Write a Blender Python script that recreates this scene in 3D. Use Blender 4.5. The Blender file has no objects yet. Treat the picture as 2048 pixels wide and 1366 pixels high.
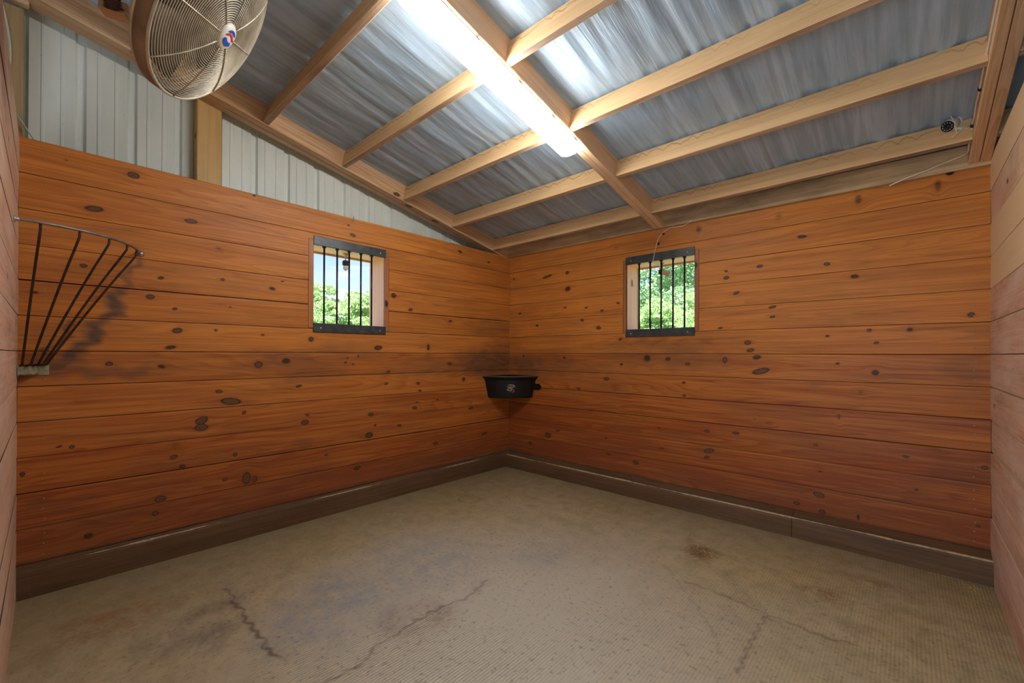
import bpy, bmesh, math, random
import numpy as np
from mathutils import Vector, Matrix, noise as mnoise
EXPO = 1.2
SKY = 0.12
SUN = 7.0
AISLE_FILL = 22.0
LAMP = 17.5
R = math.radians
S = bpy.context.scene
C = S.collection

# ------------------------------------------------------------------ camera
cd = bpy.data.cameras.new('camera'); cam = bpy.data.objects.new('camera', cd); C.objects.link(cam)
cd.sensor_width = 36.0; cd.sensor_fit = 'HORIZONTAL'
cd.lens = 856.145 * 36.0 / 2048
cd.shift_y = 22.39 / 2048
cd.clip_start = 0.02; cd.clip_end = 400
_r = Vector((0.73577, 0.67722, 0.00336)); _f = Vector((-0.67722, 0.73575, 0.00378)); _u = _r.cross(_f); _r = _f.cross(_u); 
_r.normalize(); _f.normalize(); _u.normalize()
cam.matrix_world = Matrix(((_r.x, _u.x, -_f.x, 3.34676), (_r.y, _u.y, -_f.y, -3.59438), (_r.z, _u.z, -_f.z, 1.2578), (0, 0, 0, 1)))
S.camera = cam

# ------------------------------------------------------------------ world: daylight sky with broken cloud
S.view_settings.view_transform = 'Standard'; S.view_settings.look = 'None'
S.view_settings.gamma = 1; S.view_settings.use_curve_mapping = False
S.view_settings.exposure = EXPO
W = bpy.data.worlds.new('sky'); S.world = W; W.use_nodes = True
nt = W.node_tree; nt.nodes.clear()
def N(t, ty, **kw):
    n = t.nodes.new(ty)
    for k, v in kw.items():
        if k.startswith('i_'):
            key = k[2:]
            key = int(key) if key.isdigit() else key.replace('_', ' ')
            n.inputs[key].default_value = v
        else: setattr(n, k, v)
    return n
wo = N(nt, 'ShaderNodeOutputWorld'); bg = N(nt, 'ShaderNodeBackground')
sk = N(nt, 'ShaderNodeTexSky'); sk.sky_type = 'NISHITA'; sk.sun_disc = False
sk.sun_elevation = R(52); sk.sun_rotation = R(150); sk.air_density = 1.0; sk.dust_density = 0.6
tc = N(nt, 'ShaderNodeTexCoord'); mp = N(nt, 'ShaderNodeMapping'); mp.inputs['Scale'].default_value = (1.6, 1.6, 9)
mp.inputs['Location'].default_value = (0.3, 0.1, 0.35)
cn = N(nt, 'ShaderNodeTexNoise', i_Scale=2.2, i_Detail=5.0, i_Roughness=0.55)
cr = N(nt, 'ShaderNodeValToRGB'); cr.color_ramp.elements[0].position = .60; cr.color_ramp.elements[1].position = .80
mx = N(nt, 'ShaderNodeMix', data_type='RGBA'); mx.inputs['B'].default_value = (7.0, 7.4, 8.4, 1)
L = nt.links.new
L(tc.outputs['Generated'], mp.inputs['Vector']); L(mp.outputs[0], cn.inputs['Vector']); L(cn.outputs['Fac'], cr.inputs[0])
tn_ = N(nt, 'ShaderNodeMix', data_type='RGBA', blend_type='MULTIPLY'); tn_.inputs['Factor'].default_value = 1.0; tn_.inputs['B'].default_value = (.84, .80, 1.22, 1)
L(cr.outputs[0], mx.inputs['Factor']); L(sk.outputs[0], tn_.inputs['A']); L(tn_.outputs['Result'], mx.inputs['A']); L(mx.outputs['Result'], bg.inputs['Color']); L(bg.outputs[0], wo.inputs[0])
bg.inputs['Strength'].default_value = SKY

def lamp_obj(name, ty, loc, rot=(0, 0, 0), **kw):
    d = bpy.data.lights.new(name, ty); o = bpy.data.objects.new(name, d); C.objects.link(o)
    o.location = loc; o.rotation_euler = rot
    for k, v in kw.items(): setattr(d, k, v)
    return o
sun = lamp_obj('sun', 'SUN', (8, -12, 20), energy=SUN, angle=R(0.6), color=(1.0, .95, .86))
sun.rotation_euler = Vector((-0.34, 0.50, -0.80)).to_track_quat('-Z', 'Y').to_euler()
# unseen fill light added behind the camera, in place of doorway daylight
fill_light = lamp_obj('aisle_fill_light', 'AREA', (2.9, -4.75, 1.10), shape='RECTANGLE', size=2.2, size_y=1.4, energy=AISLE_FILL, color=(.88, .94, 1.0))
fill_light.rotation_euler = Vector((-0.15, 1.0, -0.10)).to_track_quat('-Z', 'Z').to_euler()

# ------------------------------------------------------------------ node material helpers
def new_mat(name):
    m = bpy.data.materials.new(name); m.use_nodes = True
    t = m.node_tree; t.nodes.clear()
    o = N(t, 'ShaderNodeOutputMaterial'); b = N(t, 'ShaderNodeBsdfPrincipled'); t.links.new(b.outputs[0], o.inputs[0])
    return m, t, b
def plain(name, col, rough=.5, metal=0.0, spec=.5, bump=0, bscale=60, var=.15):
    m, t, b = new_mat(name)
    tcn = N(t, 'ShaderNodeTexCoord'); no = N(t, 'ShaderNodeTexNoise', i_Scale=bscale * .25, i_Detail=4.0)
    t.links.new(tcn.outputs['Object'], no.inputs['Vector'])
    r = N(t, 'ShaderNodeValToRGB')
    r.color_ramp.elements[0].position = .3; r.color_ramp.elements[1].position = .75
    r.color_ramp.elements[0].color = tuple(c * (1 - var) for c in col) + (1,)
    r.color_ramp.elements[1].color = tuple(min(1, c * (1 + var)) for c in col) + (1,)
    t.links.new(no.outputs['Fac'], r.inputs[0]); t.links.new(r.outputs[0], b.inputs['Base Color'])
    b.inputs['Roughness'].default_value = rough; b.inputs['Metallic'].default_value = metal
    b.inputs['Specular IOR Level'].default_value = spec
    if bump:
        n2 = N(t, 'ShaderNodeTexNoise', i_Scale=bscale, i_Detail=3.0); t.links.new(tcn.outputs['Object'], n2.inputs['Vector'])
        bp = N(t, 'ShaderNodeBump', i_Strength=bump, i_Distance=.002); t.links.new(n2.outputs['Fac'], bp.inputs['Height']); t.links.new(bp.outputs[0], b.inputs['Normal'])
    return m
def ramp(t, src, stops):
    r = N(t, 'ShaderNodeValToRGB'); e = r.color_ramp.elements
    while len(e) < len(stops): e.new(.5)
    for k, (p, c) in enumerate(stops):
        e[k].position = p; e[k].color = (c, c, c, 1) if isinstance(c, (int, float)) else tuple(c) + (1,)
    t.links.new(src, r.inputs[0]); return r.outputs[0]
def mixc(t, fac, a, b, mode='MIX'):
    m = N(t, 'ShaderNodeMix', data_type='RGBA', blend_type=mode)
    for key, v in (('Factor', fac), ('A', a), ('B', b)):
        s = m.inputs[key]
        if hasattr(v, 'is_output'): t.links.new(v, s)
        elif key == 'Factor': s.default_value = v
        else: s.default_value = tuple(v) + (1,) if len(v) == 3 else v
    return m.outputs['Result']
def mth(t, op, a, b=None, clamp=False):
    m = N(t, 'ShaderNodeMath', operation=op, use_clamp=clamp)
    for k, v in ((0, a), (1, b)):
        if v is None: continue
        if hasattr(v, 'is_output'): t.links.new(v, m.inputs[k])
        else: m.inputs[k].default_value = v
    return m.outputs[0]
def attr(t, name): return N(t, 'ShaderNodeAttribute', attribute_name=name)
def noise_at(t, vec, sc, scale=1.0, detail=4.0, rough=.55, loc=(0, 0, 0)):
    mpn = N(t, 'ShaderNodeMapping'); mpn.inputs['Scale'].default_value = sc; mpn.inputs['Location'].default_value = loc
    t.links.new(vec, mpn.inputs['Vector'])
    n = N(t, 'ShaderNodeTexNoise', i_Scale=scale, i_Detail=detail, i_Roughness=rough)
    t.links.new(mpn.outputs[0], n.inputs['Vector']); return n.outputs['Fac']

def wood_mat(name, light, dark, knot, stain, rough=.42, ring=.5, dirt=.25, spec=.5, water=0.0, dust=(.5, .42, .34), dustk=0.0, coat=0.0, con=1.0, pale=None):
    """boards: attribute wc = (along, across, per-board number), kn = knot, st = stain, tn = per-board tint"""
    m, t, b = new_mat(name); wc = attr(t, 'wc').outputs['Vector']
    kn = attr(t, 'kn').outputs['Fac']; st = attr(t, 'st').outputs['Fac']; tn = attr(t, 'tn').outputs['Fac']
    grain = noise_at(t, wc, (1.2, 55, 3), 1.0, 5, .6)
    fine = noise_at(t, wc, (5, 260, 3), 1.0, 3, .6)
    rings = noise_at(t, wc, (.45, 8.0, 3), 1.0, 1.2, .4)
    slow = noise_at(t, wc, (.9, 9, 3), 1.0, 3, .5, (2, 5, 0))
    rg = mth(t, 'FRACT', mth(t, 'MULTIPLY', rings, 17.0))
    rg = ramp(t, rg, [(0, 0.0), (.55, .35), (.86, 1.0), (1.0, 0.0)])
    blot = noise_at(t, wc, (1.6, 6, 3), 1.0, 4, .6, (7, 3, 0))
    f = mth(t, 'ADD', mth(t, 'MULTIPLY', grain, 2.0 * con), mth(t, 'MULTIPLY', rg, ring * .5))
    f = mth(t, 'ADD', f, mth(t, 'MULTIPLY', fine, .6 * con)); f = mth(t, 'ADD', f, mth(t, 'MULTIPLY', slow, 1.1 * con))
    f = mth(t, 'ADD', f, mth(t, 'MULTIPLY', tn, 1.0))
    fac = mth(t, 'SUBTRACT', f, 1.85 * con - .22, True)
    col = mixc(t, fac, light, dark)
    bl = ramp(t, blot, [(.42, 0.0), (.72, 1.0)])
    col = mixc(t, mth(t, 'MULTIPLY', bl, dirt), col, stain)
    if water:
        wl = noise_at(t, wc, (26, 0, 3), 1.0, 4, .6); wl2 = noise_at(t, wc, (2.2, 0, 3), 1.0, 2, .5, (3, 0, 0)); gate = noise_at(t, wc, (1.6, 0, 3), 1.0, 2, .5, (9, 2, 0))
        sep = N(t, 'ShaderNodeSeparateXYZ'); t.links.new(wc, sep.inputs[0])
        scal = mth(t, 'ABSOLUTE', mth(t, 'SINE', mth(t, 'ADD', mth(t, 'MULTIPLY', sep.outputs[0], 34.0), mth(t, 'MULTIPLY', wl2, 26.0))))
        h = mth(t, 'ADD', mth(t, 'MULTIPLY', wl, .045), mth(t, 'MULTIPLY', wl2, .05)); h = mth(t, 'ADD', h, mth(t, 'MULTIPLY', scal, -.022))
        dd = mth(t, 'ABSOLUTE', mth(t, 'SUBTRACT', mth(t, 'ADD', sep.outputs[1], h), .135))
        ln = mth(t, 'MULTIPLY', ramp(t, dd, [(0.0, 1.0), (.004, .5), (.008, 0.0)]), ramp(t, gate, [(.40, .15), (.55, 1.0)]))
        col = mixc(t, mth(t, 'MULTIPLY', ln, water), col, (.30, .14, .05))
    if dustk:
        dn = noise_at(t, wc, (2.2, 9, 3), 1.0, 6, .65, (1, 8, 0))
        col = mixc(t, mth(t, 'MULTIPLY', ramp(t, dn, [(.40, 0.0), (.68, 1.0)]), dustk), col, dust)
    if pale:
        du = attr(t, 'du').outputs['Fac']; pn = noise_at(t, wc, (3.5, 4, 3), 1.0, 6, .65, (5, 5, 0))
        pf = mth(t, 'MULTIPLY', mth(t, 'ADD', mth(t, 'MULTIPLY', du, 1.7), mth(t, 'MULTIPLY', pn, 1.6)), 1.0)
        col = mixc(t, mth(t, 'MULTIPLY', ramp(t, mth(t, 'SUBTRACT', pf, .9), [(0, 0.0), (.35, 1.0)]), .85), col, pale)
    stn = noise_at(t, wc, (9, 22, 3), 1.0, 5, .6)
    sfac = mth(t, 'MULTIPLY', st, mth(t, 'ADD', mth(t, 'MULTIPLY', stn, 1.5), .2), True)
    col = mixc(t, sfac, col, stain)
    halo = ramp(t, kn, [(0.04, 0.0), (.50, 1.0), (1, 1.0)])
    col = mixc(t, mth(t, 'MULTIPLY', halo, .62), col, tuple(c * .62 for c in dark))
    kw = mth(t, 'ADD', kn, mth(t, 'MULTIPLY', mth(t, 'SUBTRACT', fine, .5), mth(t, 'MULTIPLY', kn, .9)))
    core = ramp(t, kw, [(.30, tuple(c * .35 for c in knot)), (.50, tuple(c * .35 for c in knot)), (.72, knot), (1.0, tuple(c * .8 for c in knot))])
    col = mixc(t, ramp(t, kw, [(.26, 0.0), (.42, .95)]), col, core)
    t.links.new(col, b.inputs['Base Color'])
    rr = mth(t, 'ADD', mth(t, 'MULTIPLY', grain, .25), rough - .12)
    t.links.new(rr, b.inputs['Roughness']); b.inputs['Specular IOR Level'].default_value = spec
    if coat: b.inputs['Coat Weight'].default_value = coat; b.inputs['Coat Roughness'].default_value = .35
    bp = N(t, 'ShaderNodeBump', i_Strength=.35, i_Distance=.0016)
    hh = mth(t, 'ADD', grain, mth(t, 'MULTIPLY', rg, .4)); t.links.new(hh, bp.inputs['Height']); t.links.new(bp.outputs[0], b.inputs['Normal'])
    return m
M = {}
M['wall'] = wood_mat('stained_pine_boards', (.680, .260, .050), (.300, .070, .014), (.150, .075, .040), (.085, .060, .045), .46, .55, .30, spec=.3, con=.65)
M['partition'] = wood_mat('dusty_partition_boards', (.74, .46, .32), (.50, .25, .17), (.10, .05, .03), (.20, .14, .11), .55, .7, .35, dust=(.74, .56, .47), dustk=.8, pale=(.80, .60, .36))
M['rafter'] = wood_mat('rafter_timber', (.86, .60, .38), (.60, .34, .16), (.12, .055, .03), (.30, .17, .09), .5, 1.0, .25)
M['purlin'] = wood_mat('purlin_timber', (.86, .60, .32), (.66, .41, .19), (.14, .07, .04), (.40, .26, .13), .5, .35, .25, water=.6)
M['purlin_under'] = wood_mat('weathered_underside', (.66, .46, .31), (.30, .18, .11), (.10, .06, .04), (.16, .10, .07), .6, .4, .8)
M['header'] = wood_mat('dusty_header_timber', (.66, .49, .28), (.46, .33, .18), (.10, .06, .04), (.13, .095, .06), .6, .3, .75)
M['post'] = wood_mat('yellow_post_timber', (.70, .46, .18), (.52, .31, .10), (.14, .07, .03), (.35, .22, .10), .5, .35, .2)
M['treated'] = wood_mat('treated_post_timber', (.44, .32, .16), (.30, .20, .09), (.12, .07, .03), (.22, .17, .07), .6, .35, .4)
M['kick'] = wood_mat('dirty_kick_board', (.150, .078, .034), (.060, .030, .015), (.03, .018, .012), (.060, .042, .026), .6, .35, .5, dust=(.20, .14, .075), dustk=.25)
M['jamb'] = wood_mat('sunlit_pine_jamb', (.95, .64, .36), (.84, .46, .22), (.30, .12, .05), (.60, .34, .18), .5, .6, .1)  # sunlit brightness of the jambs put into the wood colour
M['trim'] = wood_mat('casing_boards', (.50, .19, .065), (.30, .095, .030), (.06, .025, .015), (.16, .11, .08), .46, .4, .3)
M['dark'] = plain('dark_backing', (.02, .012, .008), .9)
M['steel'] = plain('painted_steel_strap', (.062, .078, .086), .38, .35, .5, .3, 90, .35)
M['bar'] = plain('dark_steel_bar', (.020, .016, .015), .35, .5, .5, .2, 80)
M['bolt'] = plain('zinc_bolt', (.62, .60, .57), .3, .8)
M['nail'] = plain('bright_nail_head', (.36, .24, .16), .4, .3)
M['rust'] = plain('rusty_rack_rod', (.060, .034, .024), .5, .45, .5, .4, 120, .5)
M['rackrim'] = plain('worn_grey_rod', (.30, .27, .25), .42, .6, .5, .3, 120, .35)
M['bracket'] = plain('dusty_galvanised_bracket', (.34, .32, .22), .5, .4, .5, .4, 100, .4)
M['rubber'] = plain('black_rubber', (.004, .004, .005), .5, 0, .5, .2, 60)
M['rim'] = plain('highlit_rim', (.24, .20, .15), .6)  # tan highlight along the bucket rim, put into its colour
M['white'] = plain('white_plastic', (.80, .80, .77), .4, 0, .5, 0, 60, .05)
M['cable'] = plain('white_cable', (.82, .76, .66), .5, 0, .5, 0, 60, .1)
M['twine'] = plain('pale_twine', (.60, .58, .46), .8)
M['blackp'] = plain('black_plastic', (.018, .018, .02), .35)
M['glassl'] = plain('lens_glass', (.012, .012, .018), .08)
M['led'] = plain('grey_led', (.55, .56, .58), .2)
M['grille'] = plain('dusty_chrome_wire', (.60, .57, .46), .45, .35, .5, 0, 60, .25)
M['blade'] = plain('dusty_fan_blade', (.15, .13, .10), .5, .3)
M['motor'] = plain('dark_motor', (.035, .030, .028), .5, .3)
M['gold'] = plain('cream_print', (.62, .52, .30), .5)
M['pink'] = plain('pink_print', (.60, .48, .47), .5)
M['blue'] = plain('blue_print', (.02, .09, .50), .35)
M['red'] = plain('red_print', (.60, .04, .06), .35)
M['lampbody'] = plain('white_lamp_housing', (.75, .75, .73), .45)
M['straw'] = plain('straw_bits', (.46, .33, .17), .8, 0, .3, 0, 200, .5)
M['bark'] = plain('bark', (.20, .165, .14), .9, 0, .3, .6, 20, .3)

def siding_mat():
    m, t, b = new_mat('pale_green_metal_siding')
    tcn = N(t, 'ShaderNodeTexCoord'); o = tcn.outputs['Object']
    v = noise_at(t, o, (3, 3, .8), 2.0, 5, .6); sp = noise_at(t, o, (1, 1, 1), 55.0, 3, .5)
    col = mixc(t, ramp(t, v, [(.35, 0.0), (.75, 1.0)]), (.80, .88, .85), (.68, .78, .75))
    col = mixc(t, mth(t, 'MULTIPLY', ramp(t, sp, [(.70, 0.0), (.76, 1.0)]), .55), col, (.16, .15, .09))
    z = N(t, 'ShaderNodeSeparateXYZ'); t.links.new(o, z.inputs[0])
    t.links.new(col, b.inputs['Base Color']); b.inputs['Roughness'].default_value = .42
    return m
M['siding'] = siding_mat()
def film_mat():
    m, t, b = new_mat('crinkled_vapour_film')
    tcn = N(t, 'ShaderNodeTexCoord'); o = tcn.outputs['Object']
    lo = noise_at(t, o, (7, .5, .5), 1.0, 4, .55); mid = noise_at(t, o, (34, 1.6, 1), 1.0, 5, .6, (3, 0, 0)); fi = noise_at(t, o, (150, 7, 1), 1.0, 4, .6)
    ck = noise_at(t, o, (1, 1, 1), 60.0, 4, .6)
    col = mixc(t, ramp(t, lo, [(.35, 0.0), (.7, 1.0)]), (.38, .52, .68), (.56, .71, .89))
    col = mixc(t, mth(t, 'MULTIPLY', ramp(t, mid, [(.40, 1.0), (.56, 0.0)]), .38), col, (.18, .28, .38))
    br = noise_at(t, o, (11, .35, .5), 1.0, 3, .55, (9, 4, 0))
    col = mixc(t, mth(t, 'MULTIPLY', ramp(t, br, [(.62, 0.0), (.70, 1.0)]), .40), col, (.26, .24, .25))
    t.links.new(col, b.inputs['Base Color'])
    b.inputs['Metallic'].default_value = .10; b.inputs['Specular IOR Level'].default_value = .24
    t.links.new(mth(t, 'ADD', mth(t, 'MULTIPLY', mid, .25), .32), b.inputs['Roughness'])
    h = mth(t, 'ADD', mth(t, 'MULTIPLY', mid, 1.0), mth(t, 'MULTIPLY', fi, .30)); h = mth(t, 'ADD', h, mth(t, 'MULTIPLY', ck, .10))
    bp = N(t, 'ShaderNodeBump', i_Strength=.55, i_Distance=.010); t.links.new(h, bp.inputs['Height']); t.links.new(bp.outputs[0], b.inputs['Normal'])
    return m
M['film'] = film_mat()
M['roofmetal'] = plain('galvanised_roofing', (.45, .46, .47), .4, .6)
def floor_mat():
    m, t, b = new_mat('ribbed_rubber_mat_with_dust')
    tcn = N(t, 'ShaderNodeTexCoord'); o = tcn.outputs['Object']
    a = {k: attr(t, k).outputs['Fac'] for k in ('fb', 'fr', 'fk', 'fu', 'fp', 'cr', 'edge', 'glare')}
    n1 = noise_at(t, o, (1, 1, 1), 1.3, 6, .6); n2 = noise_at(t, o, (1, 1, 1), 9.0, 6, .65, (4, 2, 0)); n3 = noise_at(t, o, (1, 1, 1), 45.0, 5, .6); n4 = noise_at(t, o, (.8, 1.8, 1), 3.2, 6, .65, (8, 1, 0))
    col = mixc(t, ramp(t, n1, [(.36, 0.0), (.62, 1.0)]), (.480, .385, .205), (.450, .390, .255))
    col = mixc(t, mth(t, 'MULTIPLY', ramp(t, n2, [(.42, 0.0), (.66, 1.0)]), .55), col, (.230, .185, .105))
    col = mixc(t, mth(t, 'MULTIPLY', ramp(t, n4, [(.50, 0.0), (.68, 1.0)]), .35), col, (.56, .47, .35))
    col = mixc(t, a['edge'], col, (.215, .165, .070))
    col = mixc(t, mth(t, 'MULTIPLY', a['glare'], .85), col, (.54, .515, .44))  # pale sky glare on the mid-floor, painted into the colour
    col = mixc(t, mth(t, 'MULTIPLY', ramp(t, n3, [(.55, 0.0), (.70, 1.0)]), .62), col, (.13, .105, .065))
    for k, c, s in (('fu', (.27, .30, .34), .9), ('fk', (.15, .14, .11), .8), ('fp', (.24, .17, .16), .8), ('fr', (.27, .145, .06), .8), ('fb', (.20, .125, .055), 1.0)):
        f = mth(t, 'MULTIPLY', mth(t, 'MULTIPLY', a[k], s), mth(t, 'ADD', mth(t, 'MULTIPLY', mth(t, 'ADD', n2, n3), 3.0), -2.2), True)
        col = mixc(t, f, col, c)
    col = mixc(t, a['cr'], col, (.055, .036, .034))
    t.links.new(col, b.inputs['Base Color'])
    t.links.new(mth(t, 'ADD', mth(t, 'MULTIPLY', n2, .3), .36), b.inputs['Roughness'])
    sep = N(t, 'ShaderNodeSeparateXYZ'); t.links.new(o, sep.inputs[0])
    rib = mth(t, 'SINE', mth(t, 'MULTIPLY', sep.outputs[0], 2 * math.pi / .0135))
    rib = mth(t, 'MULTIPLY', rib, mth(t, 'SUBTRACT', 1.0, ramp(t, n1, [(.45, 0.0), (.75, .8)])))
    h = mth(t, 'ADD', mth(t, 'MULTIPLY', rib, .35), mth(t, 'MULTIPLY', n3, 1.0)); h = mth(t, 'ADD', h, mth(t, 'MULTIPLY', n2, 1.5))
    bp = N(t, 'ShaderNodeBump', i_Strength=.55, i_Distance=.004); t.links.new(h, bp.inputs['Height']); t.links.new(bp.outputs[0], b.inputs['Normal'])
    dk = mth(t, 'MULTIPLY', ramp(t, rib, [(0, 0.0), (.9, 1.0)]), .22)
    t.links.new(mixc(t, dk, col, (.17, .14, .09)), b.inputs['Base Color'])
    return m
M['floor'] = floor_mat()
def leaf_mat(name, c1, c2, tr=.35):
    m, t, b = new_mat(name)
    tn = attr(t, 'tn').outputs['Fac']; col = mixc(t, tn, c1, c2)
    t.links.new(col, b.inputs['Base Color']); b.inputs['Roughness'].default_value = .5
    tl = N(t, 'ShaderNodeBsdfTranslucent'); t.links.new(col, tl.inputs['Color'])
    ms = N(t, 'ShaderNodeMixShader'); ms.inputs[0].default_value = tr
    out = [n for n in t.nodes if n.type == 'OUTPUT_MATERIAL'][0]
    t.links.new(b.outputs[0], ms.inputs[1]); t.links.new(tl.outputs[0], ms.inputs[2]); t.links.new(ms.outputs[0], out.inputs[0])
    return m
M['leafA'] = leaf_mat('bush_leaves', (.26, .46, .16), (.62, .78, .40))
M['leafB'] = leaf_mat('tree_leaves', (.17, .38, .20), (.60, .78, .46))
def lens_mat():
    m, t, b = new_mat('lit_lamp_diffuser')
    b.inputs['Base Color'].default_value = (.9, .9, .9, 1); b.inputs['Emission Color'].default_value = (1.0, .965, .91, 1); b.inputs['Emission Strength'].default_value = LAMP
    return m
M['lens'] = lens_mat()
def grass_mat():
    m, t, b = new_mat('grass_ground')
    tcn = N(t, 'ShaderNodeTexCoord'); o = tcn.outputs['Object']
    n = noise_at(t, o, (1, 1, 1), .8, 8, .7)
    t.links.new(mixc(t, ramp(t, n, [(.35, 0.0), (.7, 1.0)]), (.22, .26, .12), (.46, .46, .28)), b.inputs['Base Color']); b.inputs['Roughness'].default_value = .9
    return m
M['grass'] = grass_mat()

# ------------------------------------------------------------------ mesh helpers
class MB:
    def __init__(s): s.v = []; s.f = []; s.mi = []; s.wc = []; s.kn = []; s.tn = []; s.sm = []
    def add(s, vs, fs, mi=0, wc=None, tn=None, kn=None, smooth=False):
        o = len(s.v); s.v += [tuple(v) for v in vs]
        s.f += [tuple(i + o for i in f) for f in fs]; s.mi += [mi] * len(fs); s.sm += [smooth] * len(fs)
        n = len(vs); s.wc += list(wc) if wc is not None else [(v[0], v[1], v[2]) for v in vs]
        s.tn += list(tn) if isinstance(tn, (list, tuple, np.ndarray)) else [tn or 0.0] * n
        s.kn += list(kn) if kn is not None else [0.0] * n
        return s
    def box(s, lo, hi, mi=0, bev=0.0):
        x0, y0, z0 = lo; x1, y1, z1 = hi
        vs = [(x, y, z) for z in (z0, z1) for y in (y0, y1) for x in (x0, x1)]
        fs = [(0, 2, 3, 1), (4, 5, 7, 6), (0, 1, 5, 4), (2, 6, 7, 3), (0, 4, 6, 2), (1, 3, 7, 5)]
        return s.add(vs, fs, mi)
    def tube(s, pts, r, n=8, mi=0, cap=True, closed=False):
        pts = [Vector(p) for p in pts]; rs = r if isinstance(r, (list, tuple)) else [r] * len(pts)
        vs = []; up = None; m = len(pts)
        for i, p in enumerate(pts):
            if closed: d = pts[(i + 1) % m] - pts[i - 1]
            else: d = pts[min(i + 1, m - 1)] - pts[max(i - 1, 0)]
            d.normalize()
            if up is None: up = Vector((0, 0, 1)) if abs(d.z) < .9 else Vector((1, 0, 0))
            a = d.cross(up).normalized(); bb = a.cross(d).normalized(); up = bb
            for k in range(n):
                t = 2 * math.pi * k / n; vs.append(p + (a * math.cos(t) + bb * math.sin(t)) * rs[i])
        fs = []
        for i in range(m if closed else m - 1):
            j = (i + 1) % m
            for k in range(n):
                fs.append((i * n + k, i * n + (k + 1) % n, j * n + (k + 1) % n, j * n + k))
        s.add(vs, fs, mi, smooth=True)
        if cap and not closed:
            o = len(s.v) - len(vs); s.f += [tuple(o + k for k in range(n))[::-1], tuple(o + (m - 1) * n + k for k in range(n))]; s.mi += [mi] * 2; s.sm += [False] * 2
        return s
    def lathe(s, prof, org, axis, n=24, mi=0, smooth=True):
        """prof: (r, h) pairs along axis"""
        a = Vector(axis).normalized(); u = a.orthogonal().normalized(); w = a.cross(u); org = Vector(org)
        vs = []; fs = []
        for r, h in prof:
            for k in range(n):
                t = 2 * math.pi * k / n; vs.append(org + a * h + (u * math.cos(t) + w * math.sin(t)) * max(r, 1e-5))
        for i in range(len(prof) - 1):
            for k in range(n): fs.append((i * n + k, i * n + (k + 1) % n, (i + 1) * n + (k + 1) % n, (i + 1) * n + k))
        return s.add(vs, fs, mi, smooth=smooth)
    def build(s, name, mats, parent=None, flip=False):
        me = bpy.data.meshes.new(name); me.from_pydata(s.v, [], [f[::-1] for f in s.f] if flip else s.f)
        for m in (mats if isinstance(mats, (list, tuple)) else [mats]): me.materials.append(m)
        me.polygons.foreach_set('material_index', s.mi); me.polygons.foreach_set('use_smooth', s.sm)
        a = me.attributes.new('wc', 'FLOAT_VECTOR', 'POINT'); a.data.foreach_set('vector', np.array(s.wc, np.float32).ravel())
        a = me.attributes.new('tn', 'FLOAT', 'POINT'); a.data.foreach_set('value', np.array(s.tn, np.float32))
        if any(s.kn): a = me.attributes.new('kn', 'FLOAT', 'POINT'); a.data.foreach_set('value', np.array(s.kn, np.float32))
        me.update()
        o = bpy.data.objects.new(name, me); C.objects.link(o)
        if parent: o.parent = parent
        return o
def tag(o, label=None, cat=None, group=None, kind=None):
    if label: o['label'] = label
    if cat: o['category'] = cat
    if group: o['group'] = group
    if kind: o['kind'] = kind
    return o
def empty(name, loc, label, cat, group=None, kind=None):
    o = bpy.data.objects.new(name, None); C.objects.link(o); o.location = loc; o.empty_display_size = .1
    return tag(o, label, cat, group, kind)
def local(o, root):            # meshes are written in world coordinates: bring one under its root's own origin
    o.parent = root; o.matrix_parent_inverse = Matrix.Translation(-Vector(root.location)); return o
rng = random.Random(4)
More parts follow.
